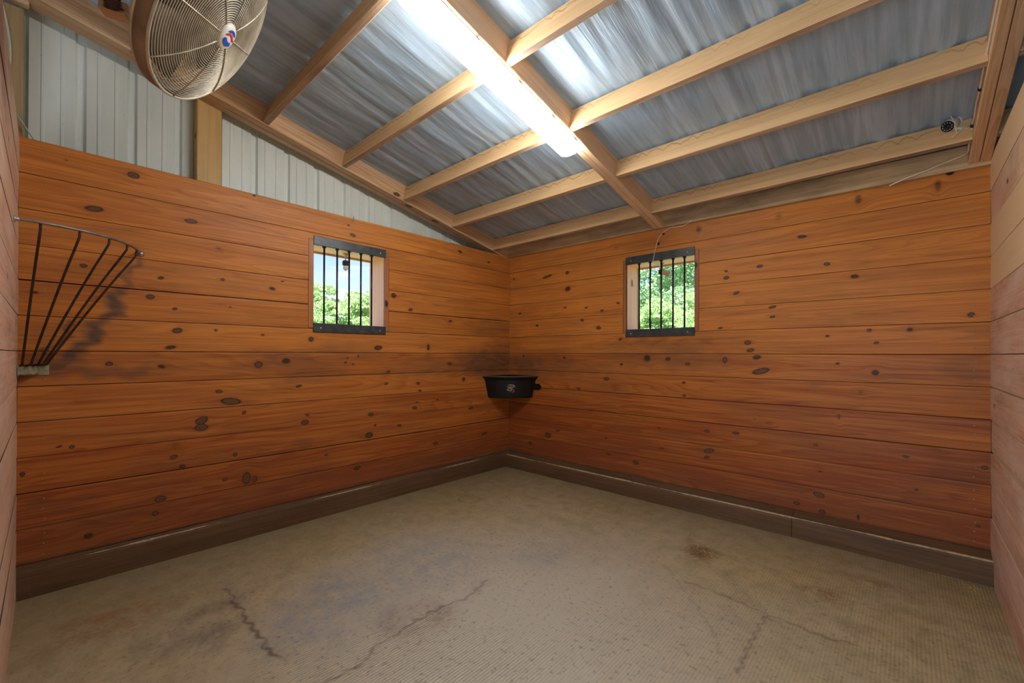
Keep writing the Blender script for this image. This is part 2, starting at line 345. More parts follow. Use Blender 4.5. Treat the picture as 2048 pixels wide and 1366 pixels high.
def timber(p0, p1, up, w, h, seed=0, mb=None, under=None, tn=None, knots=3, seg=14, ch=.003, mi=0):
    """sawn timber from p0 to p1 (centre of the bottom face), up = depth direction, w wide, h deep"""
    mb = mb or MB(); r = random.Random(seed); p0 = Vector(p0); p1 = Vector(p1)
    d = (p1 - p0); L_ = d.length; d.normalize(); up = Vector(up); up = (up - d * up.dot(d)).normalized(); a = d.cross(up)
    sect = [(-w/2 + ch, 0), (w/2 - ch, 0), (w/2, ch), (w/2, h - ch), (w/2 - ch, h), (-w/2 + ch, h), (-w/2, h - ch), (-w/2, ch)]
    tn = r.uniform(-.15, .2) if tn is None else tn; off = r.uniform(0, 40)
    for side in range(8):       # each long face has its own grain strip
        (a0, b0), (a1, b1) = sect[side], sect[(side + 1) % 8]
        ln = math.hypot(a1 - a0, b1 - b0); nv = max(1, int(ln / .012)) if ln > .02 else 1; nu = max(2, int(L_ / .03)) if ln > .02 else 2
        nu = min(nu, 160)
        ks = [(r.uniform(.05, L_ - .05), r.uniform(.1, .9) * ln, r.uniform(.008, .018)) for _ in range(r.randint(0, knots))] if ln > .02 else []
        vs = []; wc = []; kn = []
        base = side * .31
        for i in range(nu + 1):
            s_ = L_ * i / nu
            for j in range(nv + 1):
                q = j / nv; aa = a0 + (a1 - a0) * q; bb = b0 + (b1 - b0) * q
                v = q * ln; k_ = 0; wv = v
                for (ks_, kv, kr) in ks:
                    dd = math.hypot((s_ - ks_) / (kr * 1.6), (v - kv) / kr); k_ = max(k_, min(1, max(0, (1.45 - dd) / .8)) * .9)
                    wv += (v - kv) * -.7 * math.exp(-(dd / 2.2) ** 2)
                vs.append(p0 + d * s_ + a * aa + up * bb); wc.append((s_ + off, (b0 + (b1 - b0) * q if abs(b1 - b0) > ln * .5 else wv + base), seed * .37)); kn.append(k_)
        fs = [(i * (nv + 1) + j, i * (nv + 1) + j + 1, (i + 1) * (nv + 1) + j + 1, (i + 1) * (nv + 1) + j) for i in range(nu) for j in range(nv)]
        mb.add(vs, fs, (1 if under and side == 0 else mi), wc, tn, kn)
    for s_, fl in ((0, False), (L_, True)):
        vs = [p0 + d * s_ + a * x + up * y for x, y in sect]; f = tuple(range(8)); mb.add(vs, [f if fl else f[::-1]], mi, [(off, y, 9) for x, y in sect], tn)
    return mb

# measured positions (metres): knots, stains, floor cracks
KA=[(-3.528,2.301,0.007,0.005,0.4),(-3.254,2.305,0.026,0.02,1.0),(-3.419,2.065,0.041,0.019,0.7),(-2.978,2.097,0.036,0.017,0.7),(-2.621,2.36,0.01,0.011,0.6),(-2.44,2.122,0.047,0.014,0.35),(-2.828,1.95,0.026,0.018,0.3),(-3.46,1.74,0.015,0.013,0.8),(-3.125,1.717,0.018,0.012,0.6),(-2.805,1.749,0.013,0.01,0.8),(-2.433,1.784,0.013,0.006,0.6),(-2.5,1.723,0.028,0.017,0.5),(-3.175,1.596,0.021,0.016,0.8),(-3.057,1.534,0.01,0.011,0.9),(-3.638,1.572,0.016,0.008,0.5),(-2.76,1.571,0.007,0.005,0.5),(-3.044,1.399,0.027,0.019,0.8),(-2.841,1.41,0.011,0.013,0.5),(-2.561,1.389,0.01,0.008,0.9),(-2.228,1.366,0.023,0.024,0.5),(-3.353,1.196,0.017,0.013,0.8),(-3.12,1.176,0.026,0.017,0.45),(-2.588,1.179,0.026,0.026,0.8),(-2.407,1.203,0.038,0.027,0.5),(-3.077,1.294,0.036,0.017,0.5),(-2.821,1.004,0.021,0.012,0.9),(-2.753,0.935,0.059,0.025,0.9),(-2.316,1.013,0.023,0.01,0.8),(-2.915,0.824,0.034,0.024,1),(-2.917,0.779,0.034,0.024,1),(-2.675,0.851,0.012,0.014,0.9),(-2.253,0.791,0.014,0.01,0.9),(-2.269,0.738,0.027,0.021,1),(-3.548,0.754,0.014,0.007,0.7),(-3.5,0.744,0.01,0.012,0.8),(-3.057,0.612,0.02,0.014,0.8),(-2.727,0.572,0.014,0.016,0.7),(-3.014,0.547,0.019,0.014,0.6),(-3.047,0.679,0.037,0.029,0.3),(-2.785,0.416,0.013,0.013,1),(-2.658,0.398,0.025,0.044,0.9),(-2.607,0.38,0.013,0.022,1),(-3.121,0.369,0.026,0.02,1),(-3.146,0.287,0.016,0.016,0.8),(-3.434,0.241,0.022,0.02,0.5),(-2.781,0.265,0.048,0.018,0.5),(-3.553,0.429,0.112,0.025,0.45),(-3.677,0.631,0.011,0.016,0.7),(-2.941,0.053,0.014,0.012,0.6),(-2.288,0.588,0.068,0.034,0.4),(-1.896,2.233,0.026,0.015,0.9),(-1.932,2.306,0.01,0.008,0.8),(-0.747,2.302,0.033,0.015,0.6),(-0.339,2.26,0.023,0.013,0.5),(-1.093,2.234,0.071,0.033,0.25),(-1.511,1.777,0.03,0.026,0.6),(-1.335,1.664,0.024,0.016,0.8),(-0.867,1.587,0.025,0.014,0.6),(-2.227,1.37,0.021,0.021,0.7),(-1.66,1.31,0.043,0.026,0.6),(-0.875,1.163,0.028,0.018,0.8),(-1.135,1.322,0.017,0.038,0.6),(-1.954,1.187,0.013,0.01,0.7),(-1.563,1.099,0.022,0.01,1),(-2.315,1.014,0.023,0.01,0.9),(-1.582,0.999,0.019,0.012,0.9),(-1.25,0.984,0.02,0.013,1),(-1.23,0.914,0.016,0.011,0.9),(-0.693,0.998,0.024,0.025,0.6),(-0.591,0.694,0.035,0.014,0.8),(-1.027,0.816,0.014,0.008,0.8),(-1.262,0.811,0.009,0.007,1),(-1.288,0.759,0.024,0.015,1),(-1.729,0.743,0.026,0.017,0.8),(-1.688,0.646,0.013,0.01,0.8),(-1.449,0.617,0.023,0.012,0.7),(-1.743,0.569,0.037,0.029,0.7),(-0.398,0.4,0.037,0.019,0.8),(-1.042,0.393,0.031,0.019,0.8),(-2.104,0.463,0.009,0.009,1),(-1.848,0.313,0.035,0.02,0.6),(-1.938,1.222,0.008,0.007,0.9),(-1.887,1.173,0.008,0.007,0.9),(-1.844,1.238,0.007,0.007,0.8)]
KB=[(0.541,2.084,0.066,0.015,0.8),(0.801,2.093,0.02,0.02,0.7),(1.361,2.258,0.031,0.018,0.3),(2.103,2.28,0.031,0.032,0.35),(0.809,1.927,0.043,0.032,0.5),(0.778,1.737,0.015,0.01,0.9),(1.03,1.719,0.014,0.01,0.9),(1.207,1.678,0.017,0.013,0.7),(1.378,1.737,0.018,0.011,0.7),(0.984,1.599,0.021,0.014,0.8),(1.169,1.515,0.026,0.019,0.9),(0.408,1.571,0.025,0.017,0.5),(1.4,1.4,0.018,0.013,1),(1.664,1.229,0.037,0.039,0.5),(1.851,1.222,0.026,0.019,0.6),(2.017,1.183,0.022,0.015,0.8),(2.304,1.219,0.016,0.027,0.8),(1.414,1.168,0.018,0.013,0.6),(0.768,1.225,0.02,0.016,0.6),(0.211,1.238,0.017,0.015,0.5),(1.256,1.028,0.029,0.019,0.7),(1.985,1.026,0.015,0.012,0.8),(1.988,0.919,0.015,0.012,0.9),(0.942,0.917,0.021,0.012,0.8),(2.464,1.352,0.023,0.018,0.8),(0.156,1.715,0.021,0.013,0.6),(0.064,2.115,0.015,0.014,0.6),(0.688,0.468,0.025,0.016,0.8),(0.558,0.404,0.037,0.027,0.8),(2.17,0.646,0.017,0.014,0.9),(2.383,0.657,0.028,0.015,0.6),(1.773,0.622,0.019,0.007,0.7),(1.797,0.449,0.019,0.009,0.9),(1.255,0.467,0.015,0.009,0.7),(1.283,0.321,0.019,0.011,0.8),(1.557,0.289,0.03,0.02,0.8),(0.316,0.286,0.025,0.024,0.6),(2.098,2.282,0.025,0.046,0.3),(2.666,2.265,0.03,0.035,0.3),(3.117,2.279,0.025,0.048,0.35),(3.487,2.271,0.02,0.053,0.35),(2.808,2.093,0.033,0.014,0.6),(2.95,1.88,0.018,0.012,0.8),(2.544,1.921,0.021,0.013,0.8),(2.312,1.913,0.012,0.008,0.9),(2.313,1.862,0.021,0.016,0.8),(2.385,1.736,0.022,0.011,1),(3.098,1.778,0.025,0.016,0.6),(2.628,1.61,0.026,0.011,0.8),(2.628,1.539,0.018,0.009,0.9),(2.269,1.47,0.018,0.009,0.9),(3.622,1.494,0.016,0.015,0.8),(3.364,1.418,0.018,0.016,0.5),(3.172,1.421,0.01,0.011,0.9),(3.207,1.34,0.013,0.01,0.8),(2.953,1.389,0.012,0.009,0.8),(2.463,1.35,0.02,0.012,0.8),(2.483,1.295,0.027,0.015,0.8),(2.526,1.241,0.032,0.021,0.6),(2.553,1.139,0.058,0.024,0.8),(3.009,1.203,0.015,0.01,0.6),(3.202,1.148,0.023,0.026,0.5),(2.999,1.488,0.047,0.022,0.2),(2.888,1.061,0.05,0.022,0.4),(3.129,1.015,0.02,0.018,0.3),(2.888,0.639,0.015,0.009,0.9),(3.346,0.636,0.016,0.009,0.9),(2.913,0.461,0.012,0.008,0.6),(2.186,0.491,0.037,0.019,1),(2.17,0.437,0.022,0.013,0.8),(3.393,0.44,0.006,0.009,0.8),(2.906,0.301,0.03,0.02,1),(2.778,0.213,0.021,0.015,0.7),(2.924,0.188,0.022,0.02,0.6),(3.648,0.289,0.008,0.01,0.8),(3.117,0.199,0.008,0.032,0.5),(3.016,0.846,0.004,0.027,0.4),(2.606,0.757,0.026,0.018,0.3),(2.511,0.783,0.011,0.024,0.3),(3.674,0.626,0.015,0.014,0.6)]
SA=[(-2.234,1.152,0.235,0.084,0.35),(-2.447,1.193,0.25,0.065,0.3),(-1.958,1.288,0.266,0.057,0.25),(-0.313,1.168,0.407,0.12,0.7),(-0.157,1.306,0.25,0.078,0.4),(-1.115,1.129,0.374,0.076,0.3),(-3.561,0.444,0.134,0.037,0.35),(-3.387,0.315,0.264,0.056,0.3),(-0.315,1.55,0.321,0.077,0.3)]
SB=[(0.308,1.141,0.276,0.088,0.6),(0.584,1.147,0.375,0.084,0.45),(1.689,1.3,0.465,0.079,0.4),(1.689,1.19,0.386,0.053,0.35),(1.075,1.132,0.424,0.068,0.3),(3.598,1.19,0.078,0.072,0.3),(3.577,0.566,0.117,0.058,0.35)]
FL=[[(0.664,-2.945),(0.803,-2.932),(0.841,-2.957),(0.968,-2.936),(1.023,-2.955),(1.14,-2.949),(1.202,-2.953),(1.283,-2.942),(1.326,-2.959),(1.395,-2.948),(1.456,-2.94)],[(1.714,-2.869),(1.716,-2.811),(1.721,-2.741),(1.719,-2.696),(1.672,-2.659),(1.659,-2.592),(1.67,-2.537),(1.643,-2.44),(1.647,-2.359),(1.639,-2.329),(1.65,-2.191),(1.677,-2.148),(1.663,-2.067),(1.641,-1.973),(1.631,-1.926)],[(2.444,-1.189),(2.575,-1.184),(2.726,-1.202),(2.851,-1.216),(2.986,-1.231),(3.081,-1.239),(3.2,-1.196)],[(2.851,-1.216),(2.847,-1.433),(2.85,-1.605),(2.855,-1.735)],[(2.285,-1.083),(2.566,-1.38),(2.715,-1.555),(2.773,-1.677)]]
FS=[(2.38,-0.77,0.09,0.1,0.9,'b'),(2.27,-0.63,0.04,0.04,0.5,'b'),(3.03,-0.82,0.11,0.06,0.5,'b'),(3.22,-0.48,0.14,0.05,0.3,'b'),(0.6,-3.38,0.14,0.19,0.6,'r'),(1.64,-2.33,0.1,0.08,0.5,'p'),(1.62,-2.48,0.12,0.07,0.4,'p'),(1.05,-3.1,0.13,0.1,0.5,'k'),(1.0,-3.24,0.13,0.15,0.3,'k'),(1.21,-2.52,0.23,0.16,0.5,'u'),(1.19,-2.02,0.27,0.24,0.4,'u'),(1.28,-2.75,0.19,0.16,0.45,'u'),(1.66,-1.49,0.13,0.13,0.35,'u'),(0.83,-3.02,0.07,0.19,0.4,'k')]
RING=[(0.468,-1.151),(0.459,-1.068),(0.517,-1.013),(0.62,-1.025),(0.672,-1.115),(0.62,-1.181),(0.545,-1.2),(0.468,-1.151)]

# ------------------------------------------------------------------ the stall: sizes
LA = 3.696; LB = 3.698; ZT = 2.3705; PB = 0.184
NB = 12
def zb(i): return ZT - PB * i
def roof_b(y): return 2.34 - .213 * y          # underside of the rafters
def roof_f(y): return 2.475 - .216 * y         # underside of the film
SLOPE = Vector((0, -1, .213)).normalized()
UPR = Vector((0, .213, 1)).normalized()

# ------------------------------------------------------------------ plank walls
def seg_dist(px, py, pts):
    best = np.full(px.shape, 9.0)
    for (ax, ay), (bx, by) in zip(pts[:-1], pts[1:]):
        dx, dy = bx - ax, by - ay; q = np.clip(((px - ax) * dx + (py - ay) * dy) / (dx * dx + dy * dy), 0, 1)
        best = np.minimum(best, np.hypot(px - ax - q * dx, py - ay - q * dy))
    return best
def plank_wall(name, P, length, seed, knots=(), stains=(), hole=None, mat='wall', gaps=None, zs=None, res=.0075, nails=(), tns=None, top_fix=None, kick=0.0, paths=(), pale=None):
    """P(s, z, d) -> world point: s along the wall, z height, d out of the wall into the room"""
    r = random.Random(seed); nr = np.random.RandomState(seed)
    zs = zs or [zb(i) for i in range(NB + 1)]
    mb = MB(); KN = []; ST = []
    K = np.array([k for k in knots], float).reshape(-1, 5); Sx = np.array([k for k in stains], float).reshape(-1, 5)
    allv = []; allf = []; allw = []; allk = []; allst = []; allt = []; alld = []; o = 0
    for i in range(len(zs) - 1):
        g = (gaps[i] if gaps else .003); g2 = (gaps[i + 1] if gaps else .003)
        z1 = zs[i] - g * .5; z0 = zs[i + 1] + g2 * .5
        offs = r.uniform(0, 40); bn = r.uniform(0, 9); tn = tns[i] if tns else r.uniform(-.16, .22)
        tilt = r.uniform(-.0008, .0012); dep = r.uniform(-.001, .0015)
        ss = set(np.round(np.linspace(0, length, int(length / res) + 1), 5)); zz = set(np.round(np.linspace(z0, z1, max(3, int((z1 - z0) / res) + 1)), 5))
        if hole:
            ss |= {hole[0], hole[1]}
            for q in hole[2:]:
                if z0 < q < z1: zz.add(q)
        ss = np.array(sorted(ss)); zz = np.array(sorted(zz))
        s2, z2 = np.meshgrid(ss, zz, indexing='ij'); ns, nz = s2.shape
        wv = z2 - z0; kk = np.zeros_like(s2)
        for (ks, kz, ka, kb, kst) in K:
            if (kst <= .5 and ka > .045) or kz < z0 - .03 or kz > z1 + .03: continue
            ka = max(ka * .9, .007); kb = max(kb * .80, .006)
            ang = (kz * 57 % 1 - .5) * .6 if ka > kb * 1.5 else 0
            ds = s2 - ks; dz = z2 - kz; ds, dz = ds * math.cos(ang) + dz * math.sin(ang), -ds * math.sin(ang) + dz * math.cos(ang)
            dd = np.sqrt((ds / ka) ** 2 + (dz / kb) ** 2)
            kk = np.maximum(kk, np.clip((1.5 - dd) / .95, 0, 1) * kst)
            wv = wv - dz * .8 * np.exp(-(dd / 2.6) ** 2)
            kk = np.maximum(kk, .24 * kst * np.exp(-((ds / (ka * 3.5)) ** 2 + (dz / (kb * 1.4)) ** 2)))
        st = np.zeros_like(s2)
        for (ks, kz, ka, kb, kst) in K:
            if kst <= .5 and ka > .045 and z0 - .03 < kz < z1 + .03: st = np.maximum(st, kst * .8 * np.clip(1.5 - np.hypot((s2 - ks) / ka, (z2 - kz + .006 * np.sin(s2 * 40)) / kb), 0, 1))
        for (ks, kz, ka, kb, kst) in Sx:
            ws = s2 + .022 * np.sin(z2 * 37 + ks * 9) + .012 * np.sin(z2 * 91 + s2 * 31); wz = z2 + .014 * np.sin(s2 * 33 + 2)
            dd = np.sqrt(((ws - ks) / ka) ** 2 + ((wz - kz) / kb) ** 2); st = np.maximum(st, kst * np.clip(1.7 - dd, 0, 1))
        for pl, wd, kst in paths:
            ws = s2 + .020 * np.sin(z2 * 41) + .010 * np.sin(z2 * 97 + s2 * 31); wz = z2 + .012 * np.sin(s2 * 43 + 2)
            st = np.maximum(st, kst * np.clip(1.35 - seg_dist(ws, wz, pl) / wd, 0, 1))
        if kick:                                       # mud splashed on the lowest boards
            st = np.maximum(st, kick * np.clip((.42 - z2) / .30, 0, 1))
        # softly rounded long edges
        e = np.minimum(z2 - z0, z1 - z2); d2 = dep + tilt * ((z2 - z0) / (z1 - z0) * 2 - 1) - .0016 * np.clip(1 - e / .004, 0, 1) ** 2
        cup = .0012 * np.sin(s2 * 1.7 + offs); d2 = d2 + cup
        tz = z2.copy()
        if top_fix and i == 0: tz = np.where(z2 > z0 + 1e-6, z0 + (z2 - z0) * (1 - (top_fix * s2 / length) / (z1 - z0)), z2)
        idx = np.arange(ns * nz).reshape(ns, nz)
        pts = np.stack([s2.ravel(), tz.ravel(), d2.ravel()], 1)
        fc = np.stack([idx[:-1, :-1], idx[1:, :-1], idx[1:, 1:], idx[:-1, 1:]], -1).reshape(-1, 4)
        if hole:
            cs = (s2[:-1, :-1] + s2[1:, 1:]).ravel() / 2; cz = (z2[:-1, :-1] + z2[1:, 1:]).ravel() / 2
            keep = ~((cs > hole[0]) & (cs < hole[1]) & (cz > hole[2]) & (cz < hole[3])); fc = fc[keep]
        allv.append(pts); allf.append(fc + o); allk.append(kk.ravel()); allst.append(st.ravel()); allt.append(np.full(ns * nz, tn))
        alld.append(np.full(ns * nz, pale[i] if pale else 0.0))
        allw.append(np.stack([s2.ravel() + offs, wv.ravel(), np.full(ns * nz, bn)], 1)); o += ns * nz
        # edges going back into the wall
        for row, sg in ((0, 0), (nz - 1, 1)):
            for part in (((0, length),) if not (hole and z0 < hole[3] and z1 > hole[2]) else ((0, hole[0]), (hole[1], length))):
                a, b = part; zc = zz[row]; za = zc; zbv = zc
                if top_fix and i == 0 and row: zbv = zc - top_fix
                da = float(d2[0, row]); v = [(a, za, da), (b, zbv, da), (b, zbv, -.036), (a, za, -.036)]
                allv.append(np.array(v)); allf.append(np.array([[0, 1, 2, 3]]) + o); allk.append(np.zeros(4)); allst.append(np.full(4, .0 if pale else .9)); alld.append(np.full(4, 1.2 if pale else 0.0)); allt.append(np.full(4, .5)); allw.append(np.array([(x + offs, zv, 0) for x, zv, _ in v])); o += 4
    V = np.concatenate(allv); F = np.concatenate(allf)
    Wd = np.array([P(*v) for v in V]) if len(V) < 10 else P(V[:, 0], V[:, 1], V[:, 2])
    me = bpy.data.meshes.new(name)
    # backing sheet (dark gaps) and nail heads
    ev = []; ef = []; em = []
    def addp(vs, fs, mi):
        n0 = len(V) + len(ev); ev.extend(vs); ef.extend([tuple(i_ + n0 for i_ in f) for f in fs]); em.extend([mi] * len(fs))
    for part in ([(0, length, zs[-1], zs[0] - .02)] if not hole else [(0, hole[0], zs[-1], zs[0] - .02), (hole[1], length, zs[-1], zs[0] - .02), (hole[0], hole[1], zs[-1], hole[2]), (hole[0], hole[1], hole[3], zs[0] - .02)]):
        a, b, c, d = part; vs = [(a, c, -.033), (b, c, -.033), (b, d, -.033), (a, d, -.033), (a, c, -.040), (b, c, -.040), (b, d, -.040), (a, d, -.040)]
        addp(vs, [(0, 1, 2, 3), (4, 7, 6, 5), (0, 4, 5, 1), (2, 6, 7, 3), (1, 5, 6, 2), (0, 3, 7, 4)], 1)
    for (sx, zn) in nails:
        n0 = []; 
        for k in range(6): n0.append((sx + .0042 * math.cos(k * math.pi / 3), zn + .0042 * math.sin(k * math.pi / 3), .0022))
        addp(n0 + [(sx, zn, .0034)], [(k, (k + 1) % 6, 6) for k in range(6)], 2)
    if ev:
        E_ = np.array(ev); EW = P(E_[:, 0], E_[:, 1], E_[:, 2]); Wd = np.concatenate([Wd, EW])
    me.from_pydata(Wd.tolist(), [], F.tolist() + ef)
    for mm in (M[mat], M['dark'], M['nail']): me.materials.append(mm)
    me.polygons.foreach_set('material_index', [0] * len(F) + em)
    me.polygons.foreach_set('use_smooth', [True] * len(F) + [False] * len(ef))
    z = np.zeros(len(ev))
    for nm, ty, arr in (('wc', 'FLOAT_VECTOR', np.concatenate(allw + ([np.array(ev)] if ev else []))), ('kn', 'FLOAT', np.concatenate(allk + [z])), ('st', 'FLOAT', np.concatenate(allst + [z])), ('tn', 'FLOAT', np.concatenate(allt + [z])), ('du', 'FLOAT', np.concatenate(alld + [z]))):
        a = me.attributes.new(nm, ty, 'POINT'); a.data.foreach_set('vector' if ty == 'FLOAT_VECTOR' else 'value', arr.astype(np.float32).ravel())
    me.update(); ob = bpy.data.objects.new(name, me); C.objects.link(ob); return tag(ob, kind='structure')

st3 = lambda a, b, c: np.stack([a, b, c], 1)
nailsL = [(.095 + rng.uniform(-.004, .004), zb(i) - PB * q) for i in range(NB) for q in (.22, .5, .8)]
nailsR = [(LB - .062 + rng.uniform(-.005, .005), zb(i) - PB * q) for i in range(NB) for q in (.22, .5, .8)]
nailsL += [(LA - .035, zb(i) - PB * q) for i in range(NB) for q in (.3, .75)]
nailsR += [(.04, zb(i) - PB * q) for i in range(NB) for q in (.3, .75)]
# left-hand wall (x = 0); s runs from the near corner (y = -LA) to the far corner
conv = lambda Ls: [(a + LA, b, c, d, e) for a, b, c, d, e in Ls]
PATHS_A = [([(.455, 1.80), (.43, 1.72), (.40, 1.66), (.38, 1.60)], .022, .55), ([(.38, 1.60), (.36, 1.50), (.30, 1.42), (.26, 1.33), (.21, 1.24), (.12, 1.19), (.03, 1.16)], .040, .85), ([(.20, 1.42), (.15, 1.33), (.10, 1.25)], .016, .6), ([(.03, 1.17), (.30, 1.15), (.50, 1.14)], .035, .5)]
gA = [0, .003, .0025, .003, .006, .003, .004, .0035, .003, .002, .005, .002, .003]
gB = [0, .0025, .003, .0025, .0025, .003, .0035, .0025, .004, .0035, .002, .0025, .003]
plank_wall('wall_left', lambda s, z, d: st3(d, s - LA, z), LA, 3, conv(KA), conv(SA), (1.446, 2.136, 1.458, 2.138), gaps=gA, nails=nailsL, kick=.45, paths=PATHS_A,
           tns=[-.05, .02, -.04, .0, .10, -.02, .24, .18, .30, .36, .50, .62])  # lower boards darker: lamp falloff put into the tint
plank_wall('wall_back', lambda s, z, d: st3(s, -d, z), LB, 5, KB, SB, (1.427, 2.107, 1.450, 2.122), gaps=gB, nails=nailsR, kick=.40,
           tns=[-.12, -.20, -.20, -.16, -.10, .0, .20, .30, .42, .54, .56, .66])  # lamp falloff towards the floor also put into these tints
kn_r = [(rng.uniform(.1, 3.6), rng.uniform(.1, 2.3), .02, .012, rng.uniform(.3, .8)) for _ in range(26)]
kn_f = [(rng.uniform(.1, 2.4), rng.uniform(.1, 2.3), .02, .012, rng.uniform(.3, .8)) for _ in range(16)]
zsr = [zb(i) for i in range(NB + 1)] + [.0]
plank_wall('wall_right', lambda s, z, d: st3(LB - d, s - LA, z), LA, 8, kn_r, (), None, 'partition', gaps=[0, .003, .003, .002, .003, .006, .004, .007, .006, .010, .003, .003, .003, 0], zs=zsr, res=.012, tns=[-.3, -.25, -.35, -.1, .05, .1, .12, .05, .1, .12, .15, .15, .5], pale=[.38, .10, .50, .34, 0, 0, 0, 0, 0, 0, 0, 0, 0])
plank_wall('wall_front', lambda s, z, d: st3(s, -LA + d, z), 2.45, 9, kn_f, (), None, 'partition', gaps=[0, .003, .002, .002, .002, .003, .003, .002, .002, .003, .003, .003, .003, 0], zs=zsr, res=.012, tns=[-.1, -.1, -.1, -.05, 0, 0, -.1, -.2, -.25, -.3, -.3, -.3, -.2])
# partition backs so that nothing shines through, with their cap boards
mb = MB(); mb.box((0, -LA - .085, 0), (2.45, -LA - .045, ZT - .01)); mb.box((2.45, -LA - .085, 0), (2.49, -LA + .0, ZT - .01)); tag(mb.build('trim_1', M['partition']), kind='structure')
mb = MB(); mb.box((LB + .045, -LA, 0), (LB + .085, 0, ZT - .01)); mb.box((3.66, -LA - .085, 0), (LB + .085, -LA - .003, ZT + .3)); tag(mb.build('trim_2', M['partition']), kind='structure')

# ------------------------------------------------------------------ kick boards at the floor
def kick(name, P, length, t, h, seed, chy=.012, seams=(), drop=.012):
    mb = MB(); r = random.Random(seed); cuts = [0] + list(seams) + [length]
    for a, b in zip(cuts[:-1], cuts[1:]):
        a += .0015; b -= .0015; n = int((b - a) / .025) + 1
        sec = [(0, h + .002), (t * .45, h - drop * .4), (t - chy, h - drop * .75), (t - chy * .3, h - drop), (t, h - drop - .012), (t + .001, h * .55), (t + .001, h * .3), (t, 0)]
        cum = [0]
        for q in range(1, len(sec)): cum.append(cum[-1] + math.dist(sec[q], sec[q - 1]))
        vs = []; wc = []
        for i in range(n + 1):
            s_ = a + (b - a) * i / n; w = .0025 * math.sin(s_ * 5.1 + seed) + r.uniform(-.0008, .0008)
            for q, (d, z) in enumerate(sec): vs.append(P(s_, z + (w * .6 if z > .02 else 0), d + (w if 0 < q < 7 else 0))); wc.append((s_ + seed, cum[q], seed))
        m = len(sec); fs = [(i * m + q, i * m + q + 1, (i + 1) * m + q + 1, (i + 1) * m + q) for i in range(n) for q in range(m - 1)]
        mb.add(vs, fs, 0, wc, r.uniform(-.1, .1), smooth=False)
        for i in (0, n): mb.add([vs[i * m + q] for q in range(m)] + [P(a if i == 0 else b, 0, 0)], [tuple(range(m + 1))], 0)
    return tag(mb.build(name, M['kick']), kind='structure')
kick('baseboard_left', lambda s, z, d: (d, s - LA, z), LA, .045, .158, 2)
kick('baseboard_back', lambda s, z, d: (s, -d, z), LB, .105, .160, 5, .018, seams=(2.765,), drop=.030)
def dust_strip(name, P, length, t, h, seed, parent, drop=.012):
    h -= drop * .75
    mb = MB(); r = random.Random(seed); n = int(length / .02); vs = []
    for i in range(n + 1):
        s_ = length * i / n; w = .004 + .005 * abs(mnoise.noise(Vector((s_ * 3, seed, 0)))) + r.uniform(0, .0015)
        for d, z in ((t - .030 - w, .0), (t - .022, w * .55), (t - .010, w * .35), (t - .006, -.004)): vs.append(P(s_, h - .0025 + z, d))
    mb.add(vs, [(i * 4 + q, i * 4 + q + 1, (i + 1) * 4 + q + 1, (i + 1) * 4 + q) for i in range(n) for q in range(3)], 0)
    o = mb.build('dust_ridge', M['dustline'], parent); return o
M['dustline'] = plain('settled_dust', (.46, .38, .24), .95, 0, .2, .8, 160, .35)
dust_strip('d', lambda s, z, d: (d, s - LA, z), LA, .045, .158, 2, bpy.data.objects['baseboard_left'])
dust_strip('d', lambda s, z, d: (s, -d, z), LB, .105, .160, 5, bpy.data.objects['baseboard_back'], .030)

